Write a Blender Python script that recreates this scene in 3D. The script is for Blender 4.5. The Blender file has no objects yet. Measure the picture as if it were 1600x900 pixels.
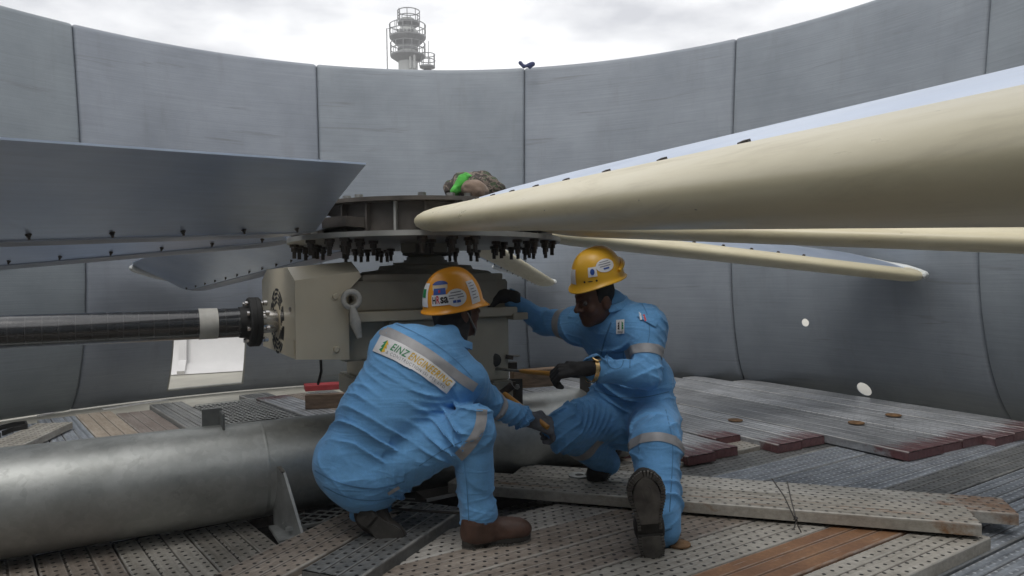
import bpy, bmesh, math, random
import numpy as np
from mathutils import Vector, Matrix
from mathutils.bvhtree import BVHTree
random.seed(7)
S = bpy.context.scene
C = S.collection
R = math.radians

# ------------------------------------------------------------------ camera
F_PX, PITCH, ROLL, HC = 1137.0, -0.0165, -0.0133, 1.185
cam_d = bpy.data.cameras.new('camera'); cam = bpy.data.objects.new('camera', cam_d); C.objects.link(cam)
cam_d.sensor_width = 36.0; cam_d.lens = 36.0 * F_PX / 1600.0
cam_d.clip_start = 0.03; cam_d.clip_end = 3000
_r = Vector((1, 0, 0)); _dn = Vector((0, math.sin(PITCH), -math.cos(PITCH)))
_f = Vector((0, math.cos(PITCH), math.sin(PITCH)))
cr, sr = math.cos(ROLL), math.sin(ROLL)
right = cr * _r - sr * _dn; down = sr * _r + cr * _dn
M = Matrix((right, -down, -_f)).transposed().to_4x4(); M.translation = Vector((0, 0, HC))
cam.matrix_world = M
S.camera = cam

def ray(px, py):
    d = right * ((px - 800) / F_PX) + down * ((py - 450) / F_PX) + _f
    return d / d.y
def at(px, py, Y):
    return ray(px, py) * Y + Vector((0, 0, HC))
def gnd(px, py, z):
    r = ray(px, py); t = (z - HC) / r.z
    return r * t + Vector((0, 0, HC))

# ------------------------------------------------------------------ world, sun, exposure
W = bpy.data.worlds.new('World'); S.world = W; W.use_nodes = True
nt = W.node_tree; nt.nodes.clear()
out = nt.nodes.new('ShaderNodeOutputWorld'); bg = nt.nodes.new('ShaderNodeBackground')
sky = nt.nodes.new('ShaderNodeTexSky'); sky.sky_type = 'NISHITA'; sky.sun_disc = False
SUN_EL, SUN_AZ = R(62), R(200)
sky.sun_elevation = SUN_EL; sky.sun_rotation = SUN_AZ
sky.air_density = 1.2; sky.dust_density = 3.0
tc = nt.nodes.new('ShaderNodeTexCoord'); mp = nt.nodes.new('ShaderNodeMapping')
mp.inputs['Scale'].default_value = (1.0, 1.0, 2.6); mp.inputs['Location'].default_value = (1.3, 0.4, 0.2)
n1 = nt.nodes.new('ShaderNodeTexNoise'); n1.inputs['Scale'].default_value = 3.0; n1.inputs['Detail'].default_value = 7; n1.inputs['Roughness'].default_value = 0.5
rp = nt.nodes.new('ShaderNodeValToRGB')
rp.color_ramp.elements[0].position = 0.38; rp.color_ramp.elements[0].color = (6.3, 6.4, 6.75, 1)
rp.color_ramp.elements[1].position = 0.56; rp.color_ramp.elements[1].color = (11.4, 11.4, 11.4, 1)
mx = nt.nodes.new('ShaderNodeMixRGB'); mx.inputs[0].default_value = 0.93
nt.links.new(tc.outputs['Generated'], mp.inputs[0]); nt.links.new(mp.outputs[0], n1.inputs[0])
nt.links.new(n1.outputs[0], rp.inputs[0]); nt.links.new(sky.outputs[0], mx.inputs[1]); nt.links.new(rp.outputs[0], mx.inputs[2])
nt.links.new(mx.outputs[0], bg.inputs[0]); bg.inputs[1].default_value = 0.10
nt.links.new(bg.outputs[0], out.inputs[0])
sd = bpy.data.lights.new('sun', 'SUN'); sun = bpy.data.objects.new('sun', sd); C.objects.link(sun)
sd.energy = 0.8; sd.angle = R(25); sd.color = (1.0, 0.97, 0.93)
# the sky's sun azimuth runs clockwise from +Y
sv = Vector((math.sin(SUN_AZ) * math.cos(SUN_EL), math.cos(SUN_AZ) * math.cos(SUN_EL), math.sin(SUN_EL)))
sun.rotation_euler = sv.to_track_quat('Z', 'Y').to_euler(); sun.location = (0, 0, 30)
S.view_settings.view_transform = 'Standard'; S.view_settings.look = 'None'
S.view_settings.exposure = 0.28; S.view_settings.gamma = 1.0

# ------------------------------------------------------------------ materials
def srgb(r, g, b):
    f = lambda c: (c / 255 / 12.92) if c / 255 <= 0.04045 else ((c / 255 + 0.055) / 1.055) ** 2.4
    return (f(r), f(g), f(b), 1)
class MT:
    """small node builder"""
    def __init__(s, name, rough=0.5, metal=0.0, spec=0.5):
        s.m = bpy.data.materials.new(name); s.m.use_nodes = True
        s.t = s.m.node_tree; s.p = s.t.nodes['Principled BSDF']
        s.p.inputs['Roughness'].default_value = rough; s.p.inputs['Metallic'].default_value = metal
        s.p.inputs['Specular IOR Level'].default_value = spec
        s._co = None
    def n(s, typ, **kw):
        x = s.t.nodes.new(typ)
        for k, v in kw.items(): setattr(x, k, v)
        return x
    def l(s, a, b): s.t.links.new(a, b)
    def coord(s, kind='Object', scale=(1, 1, 1), rnd=True):
        tc = s.n('ShaderNodeTexCoord'); mp = s.n('ShaderNodeMapping'); mp.inputs['Scale'].default_value = scale
        s.l(tc.outputs[kind], mp.inputs[0])
        if rnd:
            oi = s.n('ShaderNodeObjectInfo'); v = s.n('ShaderNodeVectorMath', operation='SCALE')
            v.inputs[0].default_value = (37.1, 17.3, 29.7); s.l(oi.outputs['Random'], v.inputs['Scale'])
            s.l(v.outputs[0], mp.inputs['Location'])
        return mp.outputs[0]
    def noise(s, co, scale, detail=4, rough=0.55, dist=0.0):
        x = s.n('ShaderNodeTexNoise'); x.inputs['Scale'].default_value = scale; x.inputs['Detail'].default_value = detail
        x.inputs['Roughness'].default_value = rough; x.inputs['Distortion'].default_value = dist
        s.l(co, x.inputs[0]); return x.outputs[0]
    def ramp(s, v, a, b, ca=(0, 0, 0, 1), cb=(1, 1, 1, 1)):
        x = s.n('ShaderNodeValToRGB'); e = x.color_ramp.elements
        e[0].position = a; e[0].color = ca; e[1].position = b; e[1].color = cb
        s.l(v, x.inputs[0]); return x.outputs[0]
    def mix(s, f, a, b, mode='MIX'):
        x = s.n('ShaderNodeMixRGB', blend_type=mode)
        for i, v in ((0, f), (1, a), (2, b)):
            if isinstance(v, (int, float)): x.inputs[i].default_value = v
            elif isinstance(v, tuple): x.inputs[i].default_value = v
            else: s.l(v, x.inputs[i])
        return x.outputs[0]
    def math(s, op, a, b=0.0, c=None):
        x = s.n('ShaderNodeMath', operation=op)
        for i, v in enumerate((a, b, c)):
            if v is None: continue
            if isinstance(v, (int, float)): x.inputs[i].default_value = v
            else: s.l(v, x.inputs[i])
        return x.outputs[0]
    def bump(s, h, strength=0.3, dist=0.01, prev=None):
        x = s.n('ShaderNodeBump'); x.inputs['Strength'].default_value = strength; x.inputs['Distance'].default_value = dist
        s.l(h, x.inputs['Height'])
        if prev is not None: s.l(prev, x.inputs['Normal'])
        return x.outputs[0]
    def done(s, col=None, rough=None, norm=None, metal=None):
        for nm, v in (('Base Color', col), ('Roughness', rough), ('Normal', norm), ('Metallic', metal)):
            if v is None: continue
            if isinstance(v, (tuple, float, int)): s.p.inputs[nm].default_value = v
            else: s.l(v, s.p.inputs[nm])
        return s.m

def simple(name, col, rough=0.5, metal=0.0, var=0.25, scale=6.0, bump=0.15, bscale=60.0, bd=0.004, stretch=(1, 1, 1)):
    t = MT(name, rough, metal)
    co = t.coord(scale=stretch)
    n = t.noise(co, scale, 5)
    dark = tuple(c * (1 - var) for c in col[:3]) + (1,)
    lite = tuple(min(1, c * (1 + var)) for c in col[:3]) + (1,)
    c = t.ramp(n, 0.32, 0.68, dark, lite)
    nb = t.noise(co, bscale, 3)
    rg = t.math('MULTIPLY_ADD', n, 0.25, rough - 0.12)
    return t.done(c, rg, t.bump(nb, bump, bd))

def wall_mat():
    t = MT('grey_painted_frp', 0.5)
    tcn = t.coord(scale=(1, 1, 1))
    st = t.coord(scale=(1.6, 1.6, 95))
    oi = t.n('ShaderNodeObjectInfo')
    blot = t.noise(tcn, 1.5, 6, 0.6)
    fine = t.noise(st, 1.0, 5, 0.65)
    base = t.ramp(blot, 0.3, 0.72, (0.200, 0.220, 0.248, 1), (0.285, 0.307, 0.338, 1))
    c = t.mix(0.8, base, t.ramp(fine, 0.3, 0.7, (0.86, 0.86, 0.86, 1), (1.08, 1.08, 1.08, 1)), 'MULTIPLY')
    tint = t.ramp(oi.outputs['Random'], 0.0, 1.0, (0.9, 0.94, 0.9, 1), (1.0, 1.0, 1.03, 1))
    c = t.mix(1.0, c, tint, 'MULTIPLY')
    sm = t.noise(t.coord(scale=(0.9, 0.9, 11)), 1.3, 4, 0.6, 0.6)
    c = t.mix(t.ramp(sm, 0.62, 0.75), c, (0.17, 0.18, 0.195, 1))
    t.t.nodes[-1]
    sp = t.noise(t.coord(scale=(3, 3, 3)), 2.0, 8, 0.75)
    c = t.mix(t.ramp(sp, 0.72, 0.76, (0, 0, 0, 1), (0.5, 0.5, 0.5, 1)), c, (0.5, 0.5, 0.5, 1))
    vs_ = t.noise(t.coord(scale=(5, 5, 0.5)), 1.6, 5, 0.65)
    c = t.mix(t.ramp(vs_, 0.55, 0.8, (0, 0, 0, 1), (0.35, 0.35, 0.35, 1)), c, (0.15, 0.155, 0.155, 1))
    b = t.bump(fine, 0.35, 0.004)
    return t.done(c, t.math('MULTIPLY_ADD', blot, 0.25, 0.34), b)

def plank_mat(name, ca, cb, rough, metal=0.0, holes=True, hr=0.0075, pu=0.052, pv=0.04, rust=None, rust_lo=0.56, red_end=False, hole_col=(0.012, 0.011, 0.010, 1), lines=False, end_rust=False, stretch=9.0, line_k=0.8):
    t = MT(name, rough, metal)
    tcn = t.n('ShaderNodeTexCoord'); sx = t.n('ShaderNodeSeparateXYZ'); t.l(tcn.outputs['UV'], sx.inputs[0])
    u, v = sx.outputs[0], sx.outputs[1]
    co = t.coord('Object'); cs = t.coord('Object', scale=(1.0, stretch, 3))
    n1 = t.noise(co, 3.1, 6, 0.62); n2 = t.noise(cs, 5.0, 6, 0.65, 0.3); n3 = t.noise(co, 55.0, 4, 0.7)
    c = t.ramp(t.math('ADD', t.math('MULTIPLY', n1, 0.5), t.math('MULTIPLY', n2, 0.5)), 0.36, 0.64, ca, cb)
    c = t.mix(0.55, c, t.ramp(n3, 0.3, 0.72, (0.55, 0.55, 0.55, 1), (1.2, 1.2, 1.2, 1)), 'MULTIPLY')
    oi = t.n('ShaderNodeObjectInfo'); br = t.math('MULTIPLY_ADD', oi.outputs['Random'], 0.7, 0.95)
    cb_ = t.n('ShaderNodeCombineXYZ'); [t.l(br, cb_.inputs[i]) for i in range(3)]
    c = t.mix(1.0, c, cb_.outputs[0], 'MULTIPLY')
    sc = t.noise(t.coord('Object', scale=(2.0, 40.0, 2)), 3.0, 3, 0.5)
    c = t.mix(t.ramp(sc, 0.66, 0.74, (0, 0, 0, 1), (0.45, 0.45, 0.45, 1)), c, (0.52, 0.52, 0.50, 1))
    if rust:
        nr = t.noise(cs, 2.6, 8, 0.7, 0.4)
        c = t.mix(t.ramp(nr, rust_lo, rust_lo + 0.12), c, rust)
    h = t.math('MULTIPLY', n3, 0.25)
    if red_end:
        w = t.noise(t.coord('Object', scale=(2.5, 30, 3)), 2.0, 6, 0.7)
        k = t.ramp(t.math('SUBTRACT', t.math('MULTIPLY_ADD', w, -0.75, 0.58), u), 0.0, 0.11)
        k2 = t.ramp(u, 0.004, 0.006, (1, 1, 1, 1), (0, 0, 0, 1))
        k = t.math('MAXIMUM', k, k2)
        c = t.mix(t.math('MULTIPLY', k, 0.85), c, t.ramp(n3, 0.3, 0.7, (0.085, 0.018, 0.02, 1), (0.18, 0.045, 0.045, 1)))
    if end_rust:
        w = t.noise(co, 7, 5, 0.7)
        k = t.ramp(t.math('SUBTRACT', t.math('MULTIPLY_ADD', w, -1.8, 1.25), u), 0.0, 0.33)
        c = t.mix(t.math('MULTIPLY', k, 0.8), c, t.ramp(n3, 0.3, 0.7, (0.15, 0.06, 0.02, 1), (0.30, 0.15, 0.06, 1)))
    if lines:
        fr = t.math('FRACT', t.math('DIVIDE', v, 0.047))
        k = t.ramp(t.math('ABSOLUTE', t.math('SUBTRACT', fr, 0.5)), 0.30, 0.44)
        c = t.mix(t.math('MULTIPLY', k, line_k), c, t.mix(0.6, c, (0.02, 0.02, 0.022, 1)))
        h = t.math('SUBTRACT', h, t.math('MULTIPLY', k, 1.6))
    wa = t.n('ShaderNodeAttribute'); wa.attribute_name = 'wear'; wn_ = t.noise(t.coord('Object', scale=(3, 10, 10)), 3.0, 5, 0.7)
    kw = t.math('MULTIPLY', t.ramp(wa.outputs['Fac'], 0.15, 0.9), t.ramp(wn_, 0.35, 0.6))
    c = t.mix(t.math('MULTIPLY', kw, 0.6), c, (0.52, 0.51, 0.48, 1))
    c = t.mix(t.ramp(t.math('MULTIPLY', wa.outputs['Fac'], -1.0), 0.1, 0.7, (0, 0, 0, 1), (0.75, 0.75, 0.75, 1)), c, (0.05, 0.042, 0.035, 1))  # negative values darken the groove bottoms
    if holes:
        row = t.math('FLOOR', t.math('DIVIDE', v, pv))
        odd = t.math('MULTIPLY', t.math('MODULO', t.math('ADD', row, 100.0), 2.0), 0.5)
        du = t.math('MULTIPLY', t.math('SUBTRACT', t.math('FRACT', t.math('ADD', t.math('DIVIDE', u, pu), odd)), 0.5), pu)
        dv = t.math('MULTIPLY', t.math('SUBTRACT', t.math('FRACT', t.math('DIVIDE', v, pv)), 0.5), pv)
        d = t.math('SQRT', t.math('ADD', t.math('POWER', du, 2.0), t.math('POWER', dv, 2.0)))
        gm = t.n('ShaderNodeNewGeometry'); sn = t.n('ShaderNodeSeparateXYZ'); t.l(gm.outputs['Normal'], sn.inputs[0])
        topf = t.math('GREATER_THAN', sn.outputs[2], 0.7)
        mask = t.math('MULTIPLY', t.math('LESS_THAN', d, hr), topf)
        ring = t.ramp(t.math('DIVIDE', d, hr * 2.2), 0.45, 1.0, (1, 1, 1, 1), (0, 0, 0, 1))
        h = t.math('ADD', h, t.math('MULTIPLY', ring, 1.1))
        c = t.mix(mask, c, hole_col)
    nb = t.bump(h, 0.6, 0.004)
    return t.done(c, t.math('MULTIPLY_ADD', n1, 0.35, rough - 0.17), nb)

def cloth_mat(name, col, var=0.18, weave=900.0, fold=True):
    t = MT(name, 0.85, 0.0, 0.25)
    co = t.coord('Object', rnd=False)
    n = t.noise(co, 5.5, 5, 0.6)
    c = t.ramp(n, 0.3, 0.7, tuple(x * (1 - var) for x in col[:3]) + (1,), tuple(min(1, x * (1 + var)) for x in col[:3]) + (1,))
    g = t.noise(co, 120, 3, 0.7)
    c = t.mix(0.3, c, t.ramp(g, 0.3, 0.7, (0.8, 0.8, 0.8, 1), (1.15, 1.15, 1.15, 1)), 'MULTIPLY')
    b = None
    if fold:
        f1 = t.noise(t.coord('Object', scale=(1, 1, 1.8), rnd=False), 13, 3, 0.5, 1.2)
        b = t.bump(f1, 0.08, 0.03)
        r1 = t.noise(t.coord('Object', scale=(0.8, 0.8, 3.4), rnd=False), 4.6, 2, 0.4, 0.5)
        cr = t.ramp(t.math('ABSOLUTE', t.math('SUBTRACT', r1, 0.5)), 0.0, 0.07, (1, 1, 1, 1), (0, 0, 0, 1))
        r2 = t.noise(t.coord('Object', scale=(0.9, 0.9, 3.0), rnd=False), 10.0, 2, 0.4, 0.7)
        cr2 = t.ramp(t.math('ABSOLUTE', t.math('SUBTRACT', r2, 0.52)), 0.0, 0.06, (1, 1, 1, 1), (0, 0, 0, 1))
        b = t.bump(t.math('ADD', cr, t.math('MULTIPLY', cr2, 0.0)), 0.16, 0.012, b)
        ds = t.noise(co, 4.0, 6, 0.7)
        c = t.mix(t.ramp(ds, 0.58, 0.78, (0, 0, 0, 1), (0.35, 0.35, 0.35, 1)), c, tuple(x * 0.45 for x in col[:3]) + (1,))
    b = t.bump(t.noise(co, 420, 2), 0.18, 0.002, b)
    t.p.inputs['Sheen Weight'].default_value = 0.15
    return t.done(c, None, b)

MAT = {}
MAT['wall'] = wall_mat()
MAT['deck_cream'] = simple('cream_deck_paint', (0.42, 0.405, 0.35), 0.6, 0, 0.12, 3, 0.1)
MAT['white_frp'] = simple('white_frp', (0.74, 0.73, 0.72), 0.5, 0, 0.06, 3, 0.05)
MAT['dark'] = simple('dark_void_floor', (0.03, 0.03, 0.03), 0.9)
MAT['ground'] = simple('ground_dirt', (0.14, 0.13, 0.11), 0.9)
MAT['galv'] = plank_mat('plank_galvanised', (0.17, 0.19, 0.215, 1), (0.37, 0.40, 0.44, 1), 0.42, 0.35, lines=True, hole_col=(0.62, 0.65, 0.69, 1), hr=0.0068, line_k=0.4)
MAT['galv_dark'] = plank_mat('plank_grey_zinc', (0.11, 0.115, 0.115, 1), (0.25, 0.255, 0.25, 1), 0.45, 0.3)
MAT['galv_red'] = plank_mat('plank_red_ended', (0.22, 0.23, 0.24, 1), (0.46, 0.47, 0.49, 1), 0.4, 0.3, rust=(0.17, 0.10, 0.06, 1), rust_lo=0.62, red_end=True, hr=0.0032, lines=True, hole_col=(0.06, 0.06, 0.065, 1))
MAT['beige'] = plank_mat('plank_beige', (0.20, 0.182, 0.152, 1), (0.37, 0.35, 0.312, 1), 0.6, 0.1)
MAT['beige_rust'] = plank_mat('plank_beige_rusty', (0.24, 0.22, 0.18, 1), (0.45, 0.42, 0.37, 1), 0.55, 0.1, rust=(0.21, 0.10, 0.035, 1), rust_lo=0.57)
MAT['beige_end'] = plank_mat('plank_beige_rusty_end', (0.26, 0.245, 0.215, 1), (0.48, 0.46, 0.42, 1), 0.5, 0.15, rust=(0.21, 0.10, 0.035, 1), rust_lo=0.64, end_rust=True)
MAT['brown'] = plank_mat('plank_brown', (0.115, 0.092, 0.074, 1), (0.26, 0.225, 0.19, 1), 0.6, 0.1, rust=(0.20, 0.09, 0.04, 1), rust_lo=0.66)
MAT['orange'] = plank_mat('plank_orange_rust', (0.15, 0.07, 0.035, 1), (0.26, 0.14, 0.07, 1), 0.6, 0.1, holes=False, stretch=1.2)
MAT['dusty2'] = plank_mat('plank_dusty_red', (0.20, 0.16, 0.14, 1), (0.33, 0.29, 0.26, 1), 0.75, 0.0, holes=False, rust=(0.17, 0.10, 0.08, 1), rust_lo=0.62)
MAT['dusty'] = plank_mat('plank_dusty', (0.18, 0.145, 0.11, 1), (0.31, 0.265, 0.215, 1), 0.75, 0.0, holes=False)

def tube_mat():
    t = MT('galvanised_pipe', 0.38, 0.72)
    co = t.coord('Object'); n = t.noise(co, 3.0, 6, 0.6); v = t.n('ShaderNodeTexVoronoi'); v.inputs['Scale'].default_value = 38; t.l(co, v.inputs[0])
    c = t.ramp(n, 0.3, 0.7, (0.32, 0.33, 0.315, 1), (0.56, 0.575, 0.555, 1))
    c = t.mix(0.22, c, t.ramp(v.outputs['Color'], 0.1, 0.9, (0.6, 0.6, 0.6, 1), (1.25, 1.25, 1.25, 1)), 'MULTIPLY')
    s = t.noise(t.coord('Object', scale=(1, 1, 1)), 9, 8, 0.75)
    c = t.mix(t.ramp(s, 0.6, 0.72, (0, 0, 0, 1), (0.6, 0.6, 0.6, 1)), c, (0.20, 0.20, 0.19, 1))
    sc = t.noise(t.coord('Object', scale=(3, 60, 60)), 2, 3, 0.5)
    c = t.mix(t.ramp(sc, 0.68, 0.74, (0, 0, 0, 1), (0.35, 0.35, 0.35, 1)), c, (0.5, 0.5, 0.48, 1))
    return t.done(c, t.math('MULTIPLY_ADD', n, 0.4, 0.26), t.bump(t.noise(co, 30, 5), 0.12, 0.006))
MAT['pipe'] = tube_mat()
MAT['zinc'] = simple('zinc_plate', (0.42, 0.43, 0.42), 0.45, 0.5, 0.25, 9, 0.15)
MAT['zinc_dark'] = simple('dull_zinc_plate', (0.17, 0.18, 0.178), 0.5, 0.4, 0.25, 9, 0.15)
MAT['steel_dark'] = simple('dark_steel', (0.075, 0.072, 0.066), 0.5, 0.4, 0.3, 12, 0.2)
MAT['hub_steel'] = simple('hub_steel', (0.095, 0.083, 0.072), 0.5, 0.3, 0.35, 9, 0.2)
MAT['plate_grey'] = simple('plate_grey', (0.33, 0.33, 0.31), 0.45, 0.3, 0.2, 9, 0.1)
MAT['bolt'] = simple('bolt_black', (0.085, 0.072, 0.062), 0.45, 0.6, 0.3, 30, 0.1)
MAT['bolt_bright'] = simple('bolt_bright', (0.32, 0.31, 0.29), 0.35, 0.7, 0.3, 30, 0.1)
MAT['chrome'] = simple('chromed_steel', (0.62, 0.60, 0.57), 0.22, 0.95, 0.15, 9, 0.05)
MAT['gear'] = simple('gearbox_paint', (0.50, 0.46, 0.36), 0.45, 0, 0.12, 4, 0.1)
MAT['gear_dark'] = simple('gearbox_dark_paint', (0.34, 0.32, 0.26), 0.45, 0, 0.15, 4, 0.1)
MAT['guard'] = simple('guard_cream_paint', (0.72, 0.645, 0.49), 0.42, 0, 0.07, 3, 0.06)
def cream_mat():
    t = MT('cream_gelcoat', 0.3); co = t.coord('Object'); n = t.noise(co, 2.0, 5)
    c = t.ramp(n, 0.3, 0.7, (0.66, 0.585, 0.385, 1), (0.76, 0.69, 0.49, 1))
    d = t.noise(t.coord('Object', scale=(1.2, 9, 9)), 3.0, 6, 0.7, 0.5)
    c = t.mix(t.ramp(d, 0.52, 0.74, (0, 0, 0, 1), (0.45, 0.45, 0.45, 1)), c, (0.40, 0.34, 0.22, 1))
    k = t.noise(t.coord('Object', scale=(14, 40, 40)), 2.2, 2, 0.5)
    c = t.mix(t.ramp(k, 0.76, 0.79, (0, 0, 0, 1), (0.8, 0.8, 0.8, 1)), c, (0.16, 0.13, 0.09, 1))
    return t.done(c, t.math('MULTIPLY_ADD', d, 0.4, 0.14), t.bump(t.noise(co, 45, 4), 0.10, 0.004))
MAT['cream'] = cream_mat()
MAT['le_shaded'] = simple('cream_gelcoat_shaded', (0.33, 0.36, 0.42), 0.35, 0, 0.08, 2.2, 0.08, 40)  # cream shell of the left blades, its shade and reflections put into the colour
MAT['tip'] = simple('pale_tip_resin', (0.66, 0.68, 0.66), 0.3, 0, 0.06, 4, 0.05)
MAT['wood'] = simple('raw_timber', (0.50, 0.33, 0.21), 0.75, 0, 0.35, 5, 0.4, 40, stretch=(1, 8, 8))
MAT['wood_dark'] = simple('old_timber', (0.16, 0.11, 0.075), 0.8, 0, 0.35, 5, 0.4, 40, stretch=(1, 8, 8))
MAT['red'] = simple('red_paint', (0.30, 0.035, 0.04), 0.5, 0, 0.25, 8, 0.1)
MAT['black_rubber'] = simple('black_rubber', (0.022, 0.022, 0.022), 0.7)
MAT['wire'] = simple('wire_steel', (0.09, 0.085, 0.08), 0.5, 0.4)
MAT['rust'] = simple('rusty_disc', (0.20, 0.115, 0.055), 0.75, 0.1, 0.4, 18, 0.3)
MAT['yellow_handle'] = simple('amber_handle', (0.62, 0.30, 0.06), 0.4, 0, 0.15)
MAT['tape'] = simple('grey_tape', (0.50, 0.49, 0.45), 0.5, 0, 0.15, 14, 0.2)
MAT['plastic'] = simple('plastic_wrap', (0.52, 0.51, 0.47), 0.3, 0, 0.2, 20, 0.4)
def blade_mat():
    t = MT('brushed_blade_metal', 0.32, 0.8)
    co = t.coord('Object', scale=(1.2, 30, 30), rnd=False); n = t.noise(co, 2.0, 5)
    b = t.noise(t.coord('Object', rnd=False), 2.5, 4)
    c = t.ramp(b, 0.3, 0.7, (0.52, 0.60, 0.74, 1), (0.64, 0.71, 0.83, 1))
    c = t.mix(0.4, c, t.ramp(n, 0.3, 0.7, (0.85, 0.85, 0.85, 1), (1.1, 1.1, 1.1, 1)), 'MULTIPLY')
    return t.done(c, t.math('MULTIPLY_ADD', n, 0.2, 0.28), t.bump(n, 0.08, 0.004))
MAT['blade'] = blade_mat()
def shaft_mat():
    t = MT('black_composite_tube', 0.22, 0.0, 0.7)
    tcn = t.n('ShaderNodeTexCoord'); sx = t.n('ShaderNodeSeparateXYZ'); t.l(tcn.outputs['UV'], sx.inputs[0])
    k = t.math('LESS_THAN', t.math('FRACT', t.math('MULTIPLY', sx.outputs[0], 17.0)), 0.06)
    k2 = t.math('LESS_THAN', t.math('FRACT', t.math('MULTIPLY', sx.outputs[1], 12.0)), 0.05)
    c = t.mix(t.math('MULTIPLY', t.math('MAXIMUM', k, k2), 0.35), (0.022, 0.023, 0.025, 1), (0.10, 0.10, 0.10, 1))
    n = t.noise(t.coord('Object', scale=(1, 14, 14)), 2.5, 5)
    t.p.inputs['Coat Weight'].default_value = 0.8; t.p.inputs['Coat Roughness'].default_value = 0.12
    return t.done(c, t.math('MULTIPLY_ADD', n, 0.25, 0.12), t.bump(n, 0.18, 0.006))
MAT['shaft'] = shaft_mat()
MAT['blue'] = cloth_mat('blue_coverall_cloth', (0.15, 0.375, 0.68), 0.22)
MAT['seam'] = simple('blue_seam_thread', (0.095, 0.245, 0.46), 0.9)
MAT['strip'] = simple('grey_reflective_tape', (0.36, 0.36, 0.37), 0.5, 0.1, 0.12, 20, 0.1)
MAT['skin'] = simple('skin_brown', (0.115, 0.052, 0.032), 0.5, 0, 0.12, 12, 0.15, 120)
MAT['hair'] = simple('black_hair', (0.012, 0.011, 0.010), 0.7)
MAT['scarf'] = cloth_mat('dark_scarf_cloth', (0.018, 0.018, 0.02))
MAT['glove'] = simple('dark_work_glove', (0.028, 0.027, 0.027), 0.8, 0, 0.3, 30, 0.3, 150)
MAT['glove_grey'] = simple('grey_knit_glove', (0.16, 0.165, 0.18), 0.85, 0, 0.25, 30, 0.3, 150)
MAT['boot_brown'] = simple('brown_boot_leather', (0.085, 0.045, 0.032), 0.5, 0, 0.35, 14, 0.3, 90)
MAT['boot_dark'] = simple('dark_suede_boot', (0.034, 0.029, 0.025), 0.85, 0, 0.35, 14, 0.3, 90)
MAT['sole'] = simple('sole_rubber_groove_shade', (0.05, 0.047, 0.042), 0.8, 0, 0.35, 16, 0.3, 90)  # groove shade between the lugs put into this darker rubber colour
MAT['tread'] = simple('tread_rubber_lit', (0.15, 0.14, 0.125), 0.85, 0, 0.4, 14, 0.3, 90)  # lighter copy of the sole rubber for the raised lugs
MAT['helmet_o'] = simple('orange_helmet_shell', (0.84, 0.345, 0.02), 0.3, 0, 0.06, 4, 0.03)
MAT['helmet_y'] = simple('yellow_helmet_shell', (0.72, 0.40, 0.03), 0.33, 0, 0.08, 4, 0.03)
MAT['white'] = simple('white_print', (0.75, 0.75, 0.76), 0.5, 0, 0.05)
MAT['p_green'] = simple('green_print', (0.02, 0.25, 0.09), 0.5, 0, 0.05)
MAT['p_yellow'] = simple('yellow_print', (0.72, 0.46, 0.03), 0.5, 0, 0.05)
MAT['p_grey'] = simple('grey_print', (0.20, 0.20, 0.22), 0.5, 0, 0.05)
MAT['p_blue'] = simple('blue_print', (0.03, 0.09, 0.36), 0.5, 0, 0.05)
MAT['p_red'] = simple('red_print', (0.55, 0.03, 0.04), 0.5, 0, 0.05)
MAT['p_black'] = simple('black_print', (0.02, 0.02, 0.02), 0.5, 0, 0.05)
MAT['p_cream'] = simple('cream_print', (0.66, 0.55, 0.38), 0.5, 0, 0.05)
MAT['strap'] = simple('grey_webbing', (0.30, 0.29, 0.28), 0.8)
MAT['gold'] = simple('gold_metal', (0.70, 0.48, 0.22), 0.25, 0.9)
MAT['lens'] = simple('dark_lens', (0.01, 0.01, 0.012), 0.12)
MAT['eye'] = simple('eye_white', (0.12, 0.10, 0.09), 0.3)
MAT['camo'] = None
def camo():
    t = MT('camouflage_cloth', 0.9); co = t.coord('Object', rnd=False)
    a = t.noise(co, 34, 3, 0.5, 0.8); b = t.noise(co, 31, 3, 0.5, 0.8)
    c = t.mix(t.ramp(a, 0.48, 0.52), (0.055, 0.045, 0.04, 1), (0.20, 0.16, 0.13, 1))
    c = t.mix(t.ramp(b, 0.55, 0.58), c, (0.06, 0.085, 0.045, 1))
    return t.done(c, None, t.bump(t.noise(co, 60, 4), 0.5, 0.01))
MAT['camo'] = camo()
MAT['rag_tan'] = cloth_mat('tan_rag', (0.22, 0.16, 0.12))
MAT['rag_green'] = cloth_mat('bright_green_rag', (0.08, 0.42, 0.06))
MAT['rag_blue'] = cloth_mat('dark_blue_rag', (0.05, 0.06, 0.13))
MAT['tower'] = simple('pale_tower_paint', (0.36, 0.37, 0.36), 0.6, 0, 0.08, 0.3, 0.0)
MAT['tower_steel'] = simple('tower_steelwork', (0.17, 0.175, 0.18), 0.6, 0, 0.08, 0.3, 0.0)

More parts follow.
